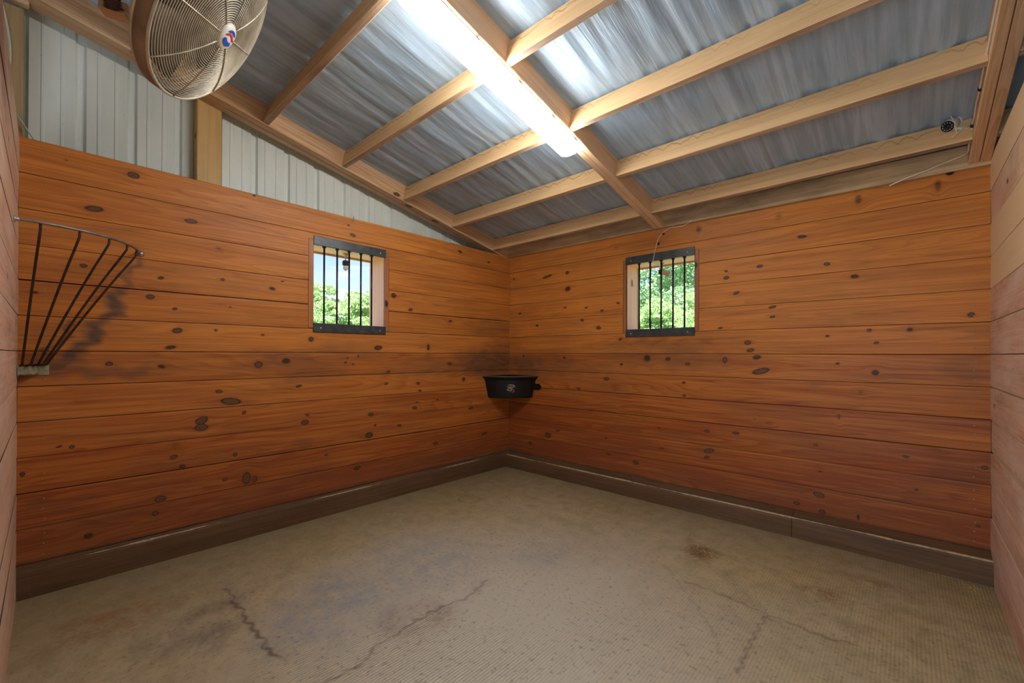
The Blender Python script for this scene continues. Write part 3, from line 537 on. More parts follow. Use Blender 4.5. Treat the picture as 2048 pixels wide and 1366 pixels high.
# ------------------------------------------------------------------ floor of rubber mats
def make_floor():
    xs = np.concatenate([np.arange(0, 3.7, .0085), [3.70]]); ys = np.concatenate([np.arange(-3.9, 0, .0085), [0]])
    X, Y = np.meshgrid(xs, ys, indexing='ij'); n, m_ = X.shape
    wx = X + .012 * np.sin(Y * 31 + 1) + .008 * np.sin(Y * 73 + X * 20); wy = Y + .012 * np.sin(X * 29) + .008 * np.sin(X * 67 + Y * 15)
    A = {k: np.zeros_like(X) for k in ('fb', 'fr', 'fk', 'fu', 'fp', 'cr', 'edge', 'glare')}
    for (cx, cy, rx, ry, k, c) in FS:
        key = 'f' + c; s_ = 1.25 if c in 'up' else 1.0
        A[key] = np.maximum(A[key], k * 1.3 * np.clip(1.5 - np.hypot((wx - cx) / (rx * s_), (wy - cy) / (ry * s_)), 0, 1))
    for k, (pl, st) in enumerate(zip(FL, (.75, .55, .45, .40, .25))):
        d = seg_dist(X + .006 * np.sin(Y * 83) + .004 * np.sin(X * 140), Y + .006 * np.sin(X * 77 + 1) + .004 * np.sin(Y * 150), pl); A['cr'] = np.maximum(A['cr'], st * np.clip(1.25 - d / .0075, 0, 1)); 
        if k < 2: A['fp'] = np.maximum(A['fp'], .42 * np.clip(1 - seg_dist(wx, wy, pl) / .055, 0, 1) * (.5 + .5 * np.sin(X * 9 + Y * 13)))
    A['cr'] = np.maximum(A['cr'], .40 * np.clip(1.3 - seg_dist(X, Y, RING) / .008, 0, 1))
    e = np.minimum(np.minimum(wx, 9), -wy)
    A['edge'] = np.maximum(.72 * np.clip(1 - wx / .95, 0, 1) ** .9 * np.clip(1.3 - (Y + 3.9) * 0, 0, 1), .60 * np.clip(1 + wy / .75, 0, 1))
    A['glare'] = np.exp(-(((X - 1.95) / 1.05) ** 2 + ((Y + 2.15) / 1.05) ** 2) ** 1.3)  # mask of the painted floor glare
    Z = .0012 * np.sin(X * 3.1) * np.sin(Y * 2.7) + .0008 * np.sin(X * 23 + 2 * np.sin(Y * 9)) * np.sin(Y * 19)
    for pl in FL[:2]: Z -= .003 * np.clip(1 - seg_dist(X, Y, pl) / .010, 0, 1)
    V = np.stack([X.ravel(), Y.ravel(), Z.ravel()], 1); idx = np.arange(n * m_).reshape(n, m_)
    F = np.stack([idx[:-1, :-1], idx[1:, :-1], idx[1:, 1:], idx[:-1, 1:]], -1).reshape(-1, 4)
    me = bpy.data.meshes.new('floor'); me.vertices.add(len(V)); me.vertices.foreach_set('co', V.ravel())
    me.loops.add(F.size); me.loops.foreach_set('vertex_index', F.ravel()); me.polygons.add(len(F)); me.polygons.foreach_set('loop_start', np.arange(len(F)) * 4)
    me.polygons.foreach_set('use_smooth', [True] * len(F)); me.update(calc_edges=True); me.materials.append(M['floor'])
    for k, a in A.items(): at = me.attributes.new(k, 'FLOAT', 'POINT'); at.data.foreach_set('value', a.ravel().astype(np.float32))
    o = bpy.data.objects.new('floor', me); C.objects.link(o); tag(o, kind='structure')
make_floor()
mb = MB(); mb.box((-.3, -9, -.06), (9, -3.9, -.004)); mb.box((3.70, -3.9, -.06), (9, .2, -.004)); tag(mb.build('floor_aisle', plain('aisle_concrete', (.34, .32, .29), .8, 0, .3, .4, 30)), kind='structure')
mb = MB(); mb.box((-70, -70, -.5), (70, 70, -.12)); tag(mb.build('ground', M['grass']), kind='structure')

# ------------------------------------------------------------------ metal siding with trapezoid ribs
def siding(name, P, s0, s1, ztop, first, holes=None, zbot=-.05):
    prof = []; k = math.floor((s0 - first) / .2286) - 1
    while True:
        c = first + k * .2286
        if c > s1 + .3: break
        prof += [(c - .024, 0), (c - .013, .020), (c + .013, .020), (c + .024, 0)]
        for q in (.0762, .1524): prof += [(c + q - .008, 0), (c + q - .005, -.0035), (c + q + .005, -.0035), (c + q + .008, 0)]
        k += 1
    prof = [(s_, d) for s_, d in prof if s0 < s_ < s1]
    if holes: prof += [(holes[0], 0), (holes[1], 0)]
    prof = sorted(prof + [(s0, 0), (s1, 0)]); mb = MB(); vs = []
    for s_, d in prof: zt_ = ztop(s_); vs += [P(s_, z, -d) for z in ((zbot, zt_) if not holes else (zbot, holes[2], holes[3], zt_))]
    m_ = 4 if holes else 2; fs = []
    for i in range(len(prof) - 1):
        for q in range(m_ - 1):
            if holes and q == 1 and holes[0] - 1e-4 < (prof[i][0] + prof[i + 1][0]) / 2 < holes[1]: continue
            fs.append((i * m_ + q, (i + 1) * m_ + q, (i + 1) * m_ + q + 1, i * m_ + q + 1))
    mb.add(vs, fs, 0); o = mb.build(name, M['siding']); tag(o, kind='structure')
    sd = o.modifiers.new('s', 'SOLIDIFY'); sd.thickness = .0008
    return o
siding('wall_left_siding', lambda s, z, d: (-.236 + d, s, z), -8.0, .24, lambda y: roof_f(y) + .012, -3.466, (-2.212, -1.598, 1.455, 2.12))
siding('wall_back_siding', lambda s, z, d: (s, .236 - d, z), -.235, 9.0, lambda x: 2.436, .12, (1.458, 2.072, 1.447, 2.10))

# ------------------------------------------------------------------ posts
def post(lo, hi, mat, label, cat='post', seed=1):
    x0, y0, z0 = lo; x1, y1, z1 = hi
    mb = timber(((x0 + x1) / 2, y0, z0), ((x0 + x1) / 2, y0, z1), (0, 1, 0), x1 - x0, y1 - y0, seed, seg=8)
    return tag(mb.build('wall_post', M[mat]), label, cat)
post((-.234, -2.922, -.05), (-.142, -2.782, roof_b(-2.78) + .10), 'post', 'yellow pine post in the metal siding above the left plank wall', seed=3)
post((-.232, -3.845, -.05), (-.043, -3.686, 3.05), 'treated', 'dull greenish corner post behind the left end of the plank wall', seed=6)
mb = timber((-.10, -3.668, 3.10), (-.10, -3.73, 3.10), (0, 0, 1), .05, .09, 44); tag(mb.build('timber_cleat', M['rafter']), 'small timber cleat beside the top of the greenish corner post', 'timber block')

# ------------------------------------------------------------------ header, rafters, purlins
mb = timber((3.697, -.012, 2.330), (.003, -.012, 2.362), (0, 0, 1), .044, .132, 12, knots=0, tn=.0)
tag(mb.build('header_beam', M['header']), 'dusty header beam lying along the top of the right-hand plank wall', 'beam')
mb = timber((8.9, -.012, 2.335), (3.70, -.012, 2.335), (0, 0, 1), .044, .135, 14, knots=0, tn=.0)
tag(mb.build('header_beam', M['header']), 'header beam continuing beyond the right partition', 'beam')
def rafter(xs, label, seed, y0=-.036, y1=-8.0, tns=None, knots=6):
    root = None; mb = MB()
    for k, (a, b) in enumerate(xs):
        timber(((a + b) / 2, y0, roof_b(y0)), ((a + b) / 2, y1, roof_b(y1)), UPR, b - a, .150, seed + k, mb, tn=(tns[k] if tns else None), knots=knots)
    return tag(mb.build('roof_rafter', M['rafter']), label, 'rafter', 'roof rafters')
rafter([(-.140, -.074), (-.068, 0.0)], 'sloping rafter over the left plank wall, beside the metal siding', 20, y0=.2, tns=[.5, .12], knots=5)
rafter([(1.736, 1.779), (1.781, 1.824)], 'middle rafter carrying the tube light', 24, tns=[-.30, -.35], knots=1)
rafter([(3.608, 3.650), (3.653, 3.696)], 'doubled rafter over the right partition with a white cable along its edge', 28, tns=[-.02, .05], knots=2)
rafter([(5.5, 5.54), (5.545, 5.585)], 'far rafter beyond the right partition', 32)
rafter([(7.4, 7.44), (7.445, 7.485)], 'outermost rafter beyond the right partition', 34)
PY = [-.262, -.840, -1.405, -1.975, -2.548, -3.115, -3.68, -4.25, -4.82, -5.4, -6.0, -6.6, -7.2, -7.8]
ordn = ['first', 'second', 'third', 'fourth', 'fifth', 'sixth', 'seventh']
def purlin(y, xa, xb, k, where, seed):
    h = .128
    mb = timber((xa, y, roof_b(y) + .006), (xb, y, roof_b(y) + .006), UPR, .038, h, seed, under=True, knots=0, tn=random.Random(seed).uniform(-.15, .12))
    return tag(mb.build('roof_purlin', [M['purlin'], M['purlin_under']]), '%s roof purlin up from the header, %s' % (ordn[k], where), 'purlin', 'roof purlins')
for k, y in enumerate(PY[:7]):
    purlin(y, .001, 1.735, k, 'between the left and middle rafters', 50 + k)
    purlin(y, 1.825, 3.607, k, 'between the middle and doubled rafters', 70 + k)
    if k < 4: purlin(y, 3.697, 5.499, k, 'beyond the doubled rafter', 90 + k)
mbp = MB()
for k, y in enumerate(PY[7:]): timber((-.0, y, roof_b(y) + .006), (8.8, y, roof_b(y) + .006), UPR, .038, .128, 120 + k, mbp, knots=0)
tag(mbp.build('trim_3', M['purlin']), kind='structure')

# ------------------------------------------------------------------ roof film (crinkled) and roofing metal above
def make_film():
    xs = np.concatenate([np.arange(-.235, 4.6, .011), np.arange(4.6, 9.0, .2), [9.0]]); ys = np.concatenate([np.arange(-8.2, -3.8, .25), np.arange(-3.8, .24, .024)])
    X, Y = np.meshgrid(xs, ys, indexing='ij'); H = np.zeros_like(X)
    rs = np.random.RandomState(3)
    for k in range(38):
        fr = rs.uniform(8, 95); sl = rs.normal(0, .10) * fr; am = .060 / fr ** 1.0 * rs.uniform(.4, 1.2)
        env = .5 + .5 * np.sin(X * rs.uniform(.6, 3) + rs.uniform(0, 6)) * np.sin(Y * rs.uniform(.8, 3.5) + rs.uniform(0, 6))
        H += am * env * np.sin(X * fr + Y * sl + .5 * np.sin(Y * rs.uniform(1, 4) + rs.uniform(0, 6)) + rs.uniform(0, 6))
    # pinched pleats where the film is drawn over each purlin
    for yp in PY[:7]:
        d = (Y - yp); e = np.exp(-np.clip(d, 0, 9) / .16) * (d > 0)
        H += e * .007 * (np.sin(X * 47 + 3 * np.sin(X * 5.3)) + .7 * np.sin(X * 83 + 2 * np.sin(X * 7))) * (.35 + .65 * np.clip(X - 1.9, 0, 1))
    bay = np.zeros_like(Y)
    for a, b in zip(PY[:-1], PY[1:]):
        q = np.clip((Y - b) / (a - b), 0, 1); bay += np.sin(q * math.pi) * .010
    Z = 2.475 - .216 * Y + H * .9 - bay + .010
    n, m_ = X.shape; V = np.stack([X.ravel(), Y.ravel(), Z.ravel()], 1); idx = np.arange(n * m_).reshape(n, m_)
    F = np.stack([idx[:-1, :-1], idx[:-1, 1:], idx[1:, 1:], idx[1:, :-1]], -1).reshape(-1, 4)
    me = bpy.data.meshes.new('ceiling'); me.from_pydata(V.tolist(), [], F.tolist()); me.polygons.foreach_set('use_smooth', [True] * len(F)); me.materials.append(M['film']); me.update()
    o = bpy.data.objects.new('ceiling', me); C.objects.link(o); tag(o, kind='structure')
make_film()
mb = MB(); v = []
for x in np.arange(-.30, 9.1, .0762):
    hgt = .022 if int(round((x + .30) / .0762)) % 3 == 0 else 0
    for dx in ((0, hgt), (.03, hgt), (.045, 0)):
        v += [(x + dx[0], .42, 2.53 - .216 * .42 + dx[1]), (x + dx[0], -8.3, 2.53 + .216 * 8.3 + dx[1])]
mb.add(v, [(2 * i, 2 * i + 1, 2 * i + 3, 2 * i + 2) for i in range(len(v) // 2 - 1)]); o = mb.build('roof_sheeting', M['roofmetal']); tag(o, kind='structure'); sd = o.modifiers.new('s', 'SOLIDIFY'); sd.thickness = .002

mb = MB(); mb.box((-.3, -8.25, -.1), (9.0, -8.2, 4.3)); tag(mb.build('wall_aisle_blocker', M['partition']), kind='structure')  # unseen wall added to shut outside light off the ceiling
mb = MB(); mb.box((9.0, -8.25, -.1), (9.05, .24, 4.3)); tag(mb.build('wall_far_blocker', M['partition']), kind='structure')  # second unseen closing wall, added to keep daylight out

# ------------------------------------------------------------------ barred windows
def bx(lo, hi, mat, name, parent, long_=0, seed=0, ch=.0015):
    """board as timber, long axis given"""
    lo = Vector(lo); hi = Vector(hi); c = (lo + hi) / 2; d = hi - lo
    ax = [Vector((1, 0, 0)), Vector((0, 1, 0)), Vector((0, 0, 1))]
    th = min(range(3), key=lambda k: d[k]); wd = 3 - long_ - th
    p0 = c.copy(); p1 = c.copy(); p0[long_] = lo[long_]; p1[long_] = hi[long_]; p0[th] = p1[th] = lo[th]
    return timber(p0, p1, ax[th], d[wd], d[th], seed, ch=ch, knots=1)
def window(name, T, s0, s1, z0, z1, bars, trim, mats, seed):
    """T(s, d, z) -> world; d positive into the room; opening s0..s1"""
    root = empty(name, T((s0 + s1) / 2, 0, z0), None, None, kind='structure')
    def wb(parts, nm, mat, smooth=False):
        mb = MB()
        for k, (a, b, lg) in enumerate(parts):
            A_, B_ = Vector(T(*a)), Vector(T(*b)); lo = [min(A_[q], B_[q]) for q in range(3)]; hi = [max(A_[q], B_[q]) for q in range(3)]
            ax = lg if lg == 2 else (1 if name.endswith('1') else 0)
            if lg == 3: ax = 0 if name.endswith('1') else 1
            t_ = bx(lo, hi, None, None, None, ax, seed + k)
            mb.add(t_.v, t_.f, 0, t_.wc, t_.tn, t_.kn)
        o = mb.build(nm, M[mat]); return local(o, root)
    D = -.216
    # jamb lining: sides, head, sill
    wb([((s0 - .022, D, z0 - .03), (s0, -.002, z1 + .02), 2)], 'jamb', 'jamb')
    wb([((s1, D, z0 - .03), (s1 + .022, -.002, z1 + .02), 2)], 'jamb', 'jamb')
    wb([((s0, D, z1), (s1, -.002, z1 + .022), 0)], 'head_board', 'jamb')
    wb([((s0, D, z0 - .03), (s1, -.002, z0), 0)], 'window_sill', 'jamb')
    wb([((s0 - .06, D - .045, z1 - .012), (s1 + .06, D - .022, z1 + .07), 0), ((s0 - .06, D - .045, z0 - .09), (s1 + .06, D - .022, z0 - .012), 0)], 'outer_frame', 'jamb')
    wb([((s0 - .045, D - .045, z0), (s0 + .002, D - .023, z1), 2), ((s1 - .002, D - .045, z0), (s1 + .045, D - .023, z1), 2)], 'outer_frame', 'jamb')
    ta, tb, tc_, td = trim
    wb([((ta + .002, -.02, tc_ + .002), (s0, .0015, td - .002), 2), ((s1, -.02, tc_ + .002), (tb - .002, .0015, td - .002), 2)], 'casing', 'trim')
    wb([((s0 + .001, -.02, z1), (s1 - .001, .001, td - .002), 0), ((s0 + .001, -.02, tc_ + .002), (s1 - .001, .001, z0), 0)], 'casing', 'trim')
    for za, zc in ((z1 - .003, z1 + .067), (z0 - .067, z0 + .003)):
        mb = MB(); r_ = random.Random(seed)
        n = 24; vs = []
        for k in range(n + 1):
            s_ = s0 - .002 + (s1 - s0 + .006) * k / n
            for d, z in ((.003, za), (.0105, za + .001), (.012, za + .003), (.012, zc - .003), (.0105, zc - .001), (.003, zc)): vs.append(T(s_, d + .0006 * math.sin(k * .9 + seed), z))
        mb.add(vs, [(i * 6 + q, i * 6 + (q + 1) % 6, (i + 1) * 6 + (q + 1) % 6, (i + 1) * 6 + q) for i in range(n) for q in range(6)] + [tuple(range(6)), tuple(range(n * 6, n * 6 + 6))], 0)
        st_ = local(mb.build('steel_strap', M['steel']), root)
        for sb in (s0 + .052, s1 - .052):
            o_ = Vector(T(sb, .0115, (za + zc) / 2 - .004)); ax = Vector(T(sb, 1, z0)) - Vector(T(sb, 0, z0))
            mb = MB(); mb.lathe([(.0068, 0), (.0068, .002), (.005, .0042), (0, .005)], o_, ax, 12)
            b_ = mb.build('bolt_head', M['bolt']); b_.parent = st_
    for s_ in bars:
        mb = MB(); mb.tube([T(s_, -.014, z0 + .0), T(s_, -.014, z1 + .0)], .0072, 12)
        mb.lathe([(.0072, 0), (.014, .002), (.015, .007), (.0085, .012), (.0072, .013)], T(s_, -.014, z1 - .012), (0, 0, 1), 14)
        local(mb.build('window_bar', M['bar']), root)
    return root
window('window_1', lambda s, d, z: (d, s, z), -2.210, -1.600, 1.492, 2.098, (-2.124, -2.020, -1.919, -1.816, -1.719), (-2.250, -1.560, 1.458, 2.138), None, 200)
window('window_2', lambda s, d, z: (s, -d, z), 1.460, 2.070, 1.484, 2.080, (1.579, 1.683, 1.783, 1.887, 1.984), (1.427, 2.107, 1.450, 2.122), None, 230)

# ------------------------------------------------------------------ long tube light under the middle rafter
def make_tube_light():
    ya, yb = -1.285, -2.555; xc = 1.744
    za, zc = roof_b(ya) - .004, roof_b(yb) - .004
    root = empty('tube_light', (xc, (ya + yb) / 2, (za + zc) / 2), 'long glowing tube light with a milky wrap cover, fixed under the middle rafter', 'ceiling light')
    A_ = Vector((xc, ya, za)); B_ = Vector((xc, yb, zc)); d = (B_ - A_).normalized(); up = Vector((0, .213, 1)).normalized(); a = Vector((1, 0, 0)); Ln = (B_ - A_).length
    def P(s, x, h): return A_ + d * s + a * x + up * h
    mb = MB(); sec = [(-.066, .0), (-.067, -.006), (-.052, -.010), (.052, -.010), (.067, -.006), (.066, .0)]
    for s0 in (0,):
        vs = [P(s, x, h) for s in (0.012, Ln - .012) for x, h in sec]; n = len(sec)
        mb.add(vs, [(q, (q + 1) % n, n + (q + 1) % n, n + q) for q in range(n)] + [tuple(range(n)), tuple(range(n, 2 * n))])
    local(mb.build('lamp_housing', M['lampbody']), root)
    # wrap diffuser with rounded ends
    W_, Hh = .068, .076; mb = MB(); vs = []; nu = 40; nk = 18
    for i in range(nu + 1):
        s = Ln * i / nu; e = min(s, Ln - s); k_ = 1.0 if e > .05 else math.sqrt(max(0.0, 1 - ((.05 - e) / .05) ** 2)) * .30 + .70
        for q in range(nk + 1):
            t = math.pi * q / nk; cx = math.copysign(abs(math.cos(t)) ** .75, math.cos(t)); sy = math.sin(t) ** .75
            vs.append(P(s, cx * W_ * (.94 + .06 * k_), -.008 - sy * Hh * k_))
    fs = [(i * (nk + 1) + q, i * (nk + 1) + q + 1, (i + 1) * (nk + 1) + q + 1, (i + 1) * (nk + 1) + q) for i in range(nu) for q in range(nk)]
    fs += [tuple(range(nk + 1)), tuple(range(nu * (nk + 1), (nu + 1) * (nk + 1)))[::-1]]
    mb.add(vs, fs, smooth=True); local(mb.build('diffuser', M['lens']), root)
    for s in (.06, .30, .60, .92, Ln - .06):
        for sx in (-1, 1):
            mb = MB(); q = [P(s + ds, sx * x, h) for ds in (-.012, .012) for x, h in ((W_ - .004, -.002), (W_ + .006, -.004), (W_ + .006, -.016), (W_ - .002, -.016))]
            mb.add(q, [(0, 1, 2, 3), (4, 7, 6, 5), (0, 4, 5, 1), (1, 5, 6, 2), (2, 6, 7, 3), (3, 7, 4, 0)])
            local(mb.build('latch_clip', M['bolt']), root)
make_tube_light()

# ------------------------------------------------------------------ caged fan
def make_fan():
    Cn = Vector((1.411, -3.173, 2.502)); a = Vector((.354, .753, -.555)).normalized(); Rf = .31
    root = empty('caged_fan', Cn, 'big dusty round cage fan with a white badge, hung at the upper left', 'fan')
    u = Vector((0, 0, 1)).cross(a).normalized(); v = a.cross(u)
    def ring(mb, r, h, wr, n=72, m=6, mi=0): mb.tube([Cn + a * h + (u * math.cos(2 * math.pi * k / n) + v * math.sin(2 * math.pi * k / n)) * r for k in range(n)], wr, m, mi, closed=True)
    def prof_f(r): q = r / Rf; return .048 * (1 - q ** 2.6)            # front dome height above the rim
    def prof_b(r): q = r / Rf; return -.052 - .105 * (1 - q ** 3.0)    # rear dome
    for nm, pf, wr, cnt, r0 in (('front_grille', prof_f, .0021, 31, .056), ('rear_grille', prof_b, .0019, 22, .080)):
        mb = MB()
        for k in range(cnt): r = r0 + (Rf - .004 - r0) * k / (cnt - 1); ring(mb, r, pf(r), wr, 64, 5)
        for k in range(8):
            t = 2 * math.pi * k / 8 + .38; dr = u * math.cos(t) + v * math.sin(t)
            mb.tube([Cn + a * (pf(r_) + (.0028 if nm[0] == 'f' else -.0028)) + dr * r_ for r_ in np.linspace(r0 - .01, Rf, 12)], .0026, 6)
        local(mb.build(nm, M['grille']), root)
    mb = MB(); ring(mb, Rf, 0, .0052, 96, 8); ring(mb, Rf, -.052, .0052, 96, 8); local(mb.build('rim_wire', M['grille']), root)
    mb = MB(); mb.lathe([(Rf - .001, -.050), (Rf + .0035, -.046), (Rf + .0045, -.026), (Rf + .0035, -.006), (Rf - .001, -.002)], Cn, a, 96); local(mb.build('cage_band', M['band']), root)
    mb = MB(); mb.lathe([(0, .062), (.030, .0615), (.045, .058), (.051, .052), (.052, .046), (0, .046)], Cn, a, 48); hub = mb.build('badge_cap', M['white']); local(hub, root)
    # badge printed as raised swirl: blue lobes divided by a red line
    def bd(poly, mat, h, nm):
        mb = MB(); n = len(poly); th = 1.12      # turn the badge so that it reads upright
        c_, s_ = math.cos(th), math.sin(th)
        up2 = (Vector((0, 0, 1)) - a * a.z).normalized(); rt = a.cross(up2) * -1
        pts = [Cn + a * h + rt * (x * .036) * SG + up2 * (y * .036) for x, y in poly]; pts2 = [p + a * .0012 for p in pts]
        mb.add(pts + pts2, [tuple(range(n, 2 * n)), tuple(range(n))[::-1]] + [(q, (q + 1) % n, n + (q + 1) % n, n + q) for q in range(n)])
        o = mb.build(nm, M[mat]); o.parent = hub
    SG = 1
    def arc(cx, cy, r, t0, t1, n=12): return [(cx + r * math.cos(R(t0 + (t1 - t0) * k / n)), cy + r * math.sin(R(t0 + (t1 - t0) * k / n))) for k in range(n + 1)]
    up_l = arc(0, 0, .92, 25, 175, 16) + [(-.62, -.02), (-.40, .26), (-.05, .36), (.30, .34), (.58, .22), (.80, .30)]
    dn_l = [(-x, -y) for x, y in up_l]
    bd([(-.80, .02), (-.5, .34), (-.1, .48), (.3, .46), (.6, .34), (.83, .42), (.86, .20), (.60, .10), (.30, .22), (-.05, .24), (-.38, .12), (-.60, -.12), (-.86, -.22)], 'red', .0622, 'badge_stripe')
    bd(arc(0, 0, .90, 50, 165, 14) + [(-.55, .36), (-.2, .60), (.2, .62)], 'blue', .0622, 'badge_mark')
    bd([(-x, -y) for x, y in arc(0, 0, .90, 40, 160, 14) + [(-.60, .10), (-.34, .30), (.02, .36), (.38, .28), (.6, .34)]], 'blue', .0622, 'badge_mark')
    mb = MB(); mb.lathe([(.035, -.02), (.035, -.075), (0, -.076)], Cn, a, 24); mb.lathe([(0, -.019), (.035, -.02)], Cn, a, 24)
    for k in range(3):
        t0 = 2 * math.pi * k / 3 + .2; vs = []
        for i in range(9):
            r = .03 + .235 * i / 8
            for j in range(7):
                q = (j / 6 - .5); w = 1.15 * math.sin(min(1, (i + 1.5) / 7) * math.pi / 2) ; t = t0 + q * w
                vs.append(Cn + (u * math.cos(t) + v * math.sin(t)) * r + a * (-.045 + q * .055))
        mb.add(vs, [(i * 7 + j, i * 7 + j + 1, (i + 1) * 7 + j + 1, (i + 1) * 7 + j) for i in range(8) for j in range(6)], smooth=True)
    o = mb.build('fan_blades', M['blade']); local(o, root); sd = o.modifiers.new('s', 'SOLIDIFY'); sd.thickness = .002
    mb = MB(); mb.lathe([(0, -.09), (.055, -.095), (.07, -.11), (.072, -.24), (.055, -.265), (0, -.27)], Cn, a, 28); local(mb.build('fan_motor', M['motor']), root)
    # yoke and pipe: from the motor up to the roof purlin
    back = Cn - a * .26; mb = MB()
    mb.tube([back, back - a * .08, back - a * .11 + Vector((0, .02, .04)), Vector((1.29, -3.24, 2.86)), Vector((1.29, -3.135, 2.985))], .016, 10)
    for sx in (-1, 1):
        mb.tube([Cn - a * .20 + u * .072 * sx, Cn - a * .26 + u * .085 * sx, back - a * .06 + u * .02 * sx, back - a * .09], .009, 8)
    local(mb.build('mounting_arm', M['motor']), root)
    bk = timber((1.175, -3.465, 2.510), (1.210, -3.395, 2.500), (0, 0, 1), .055, .045, 145, ch=.002); local(bk.build('wooden_block', M['rafter']), root)
    mb = MB(); mb.tube([(1.19, -3.43, 2.52), (1.22, -3.42, 2.60), (1.27, -3.37, 2.66)], .010, 8); local(mb.build('block_bracket', M['motor']), root)
    cordp = [Cn - a * .25, Cn - a * .30 + Vector((-.05, 0, -.03)), Cn - a * .33 + Vector((-.16, .02, .02)), Vector((1.12, -3.40, 2.78)), Vector((1.05, -3.30, 2.90)), Vector((1.02, -3.15, 3.0))]
    sp = []
    for i in range(len(cordp) - 1):
        p0, p1, p2, p3 = cordp[max(i - 1, 0)], cordp[i], cordp[i + 1], cordp[min(i + 2, len(cordp) - 1)]
        for k in range(6):
            t = k / 6; sp.append(.5 * ((2 * p1) + (-p0 + p2) * t + (2 * p0 - 5 * p1 + 4 * p2 - p3) * t * t + (-p0 + 3 * p1 - 3 * p2 + p3) * t ** 3))
    mb = MB(); mb.tube(sp, .005, 6); local(mb.build('power_cord', M['blackp']), root)
M['band'] = plain('rust_tinged_band', (.27, .20, .135), .5, .35, .5, .2, 40, .35)
make_fan()

# ------------------------------------------------------------------ corner hay rack
def make_rack():
    cx, cy = 0.0, -LA; r1, zt_ = .460, 1.850; r2, zb_ = .115, 1.190
    root = empty('corner_hay_rack', (0.05, -LA + .05, zb_), 'rusty steel corner hay rack with a curved top rod at the left', 'hay rack')
    P = lambda r, t, z: Vector((cx + r * math.cos(t), cy + r * math.sin(t), z))
    mb = MB(); pts = [P(r1, R(90 * k / 28), zt_) for k in range(29)]
    pts[0] += Vector((0, .004, 0)); pts[-1] += Vector((.004, 0, 0))
    mb.tube(pts, .0068, 10)
    local(mb.build('top_rod', M['rackrim']), root)
    for t, nm in ((0, Vector((0, 1, 0))), (90, Vector((1, 0, 0)))):
        c = P(r1, R(t), zt_) + (Vector((.0, 0, 0)) if t == 0 else Vector((0, 0.0, 0)))
        mb = MB(); mb.lathe([(0, .001), (.017, .0015), (.017, .004), (.010, .006), (.010, .016), (.004, .018), (0, .018)], c + (Vector((.012, 0, -.004)) if t == 0 else Vector((0, .018, -.002))), nm, 16)
        local(mb.build('rack_bolt', M['bolt']), root)
    for t in (10, 27, 44, 60, 80):
        mb = MB(); tt = R(t); top = P(r1 - .004, tt, zt_ - .004)
        bot = P(r2, tt, zb_ + .02)
        pts = [top, P(r1 - .006, tt, zt_ - .03)] + [P(r1 + (r2 - r1) * (q ** .92), tt, zt_ - .03 + (zb_ + .03 - zt_ + .03) * q) for q in np.linspace(.08, 1, 9)] + [P(r2 - .012, tt, zb_ + .006), P(.05, tt, zb_)]
        mb.tube(pts, .0052, 8); local(mb.build('rack_bar', M['rust']), root)
    mb = MB(); vs = []; sec = [(.03, zb_ - .045), (.075, zb_ - .045), (.078, zb_ - .040), (.078, zb_ - .004), (.074, zb_), (.03, zb_)]
    n = 10
    for k in range(n + 1):
        for r_, z in sec: vs.append(P(r_, R(2 + 86 * k / n), z + .002 * math.sin(k * 2.1)))
    mb.add(vs, [(i * 6 + q, i * 6 + (q + 1) % 6, (i + 1) * 6 + (q + 1) % 6, (i + 1) * 6 + q) for i in range(n) for q in range(6)] + [tuple(range(6)), tuple(range(n * 6, n * 6 + 6))[::-1]])
    mb.box((.0015, -LA + .002, zb_ - .05), (.10, -LA + .006, zb_ + .004)); mb.box((.0015, -LA + .002, zb_ - .05), (.0055, -LA + .11, zb_ + .004))
    local(mb.build('foot_bracket', M['bracket']), root)
make_rack()

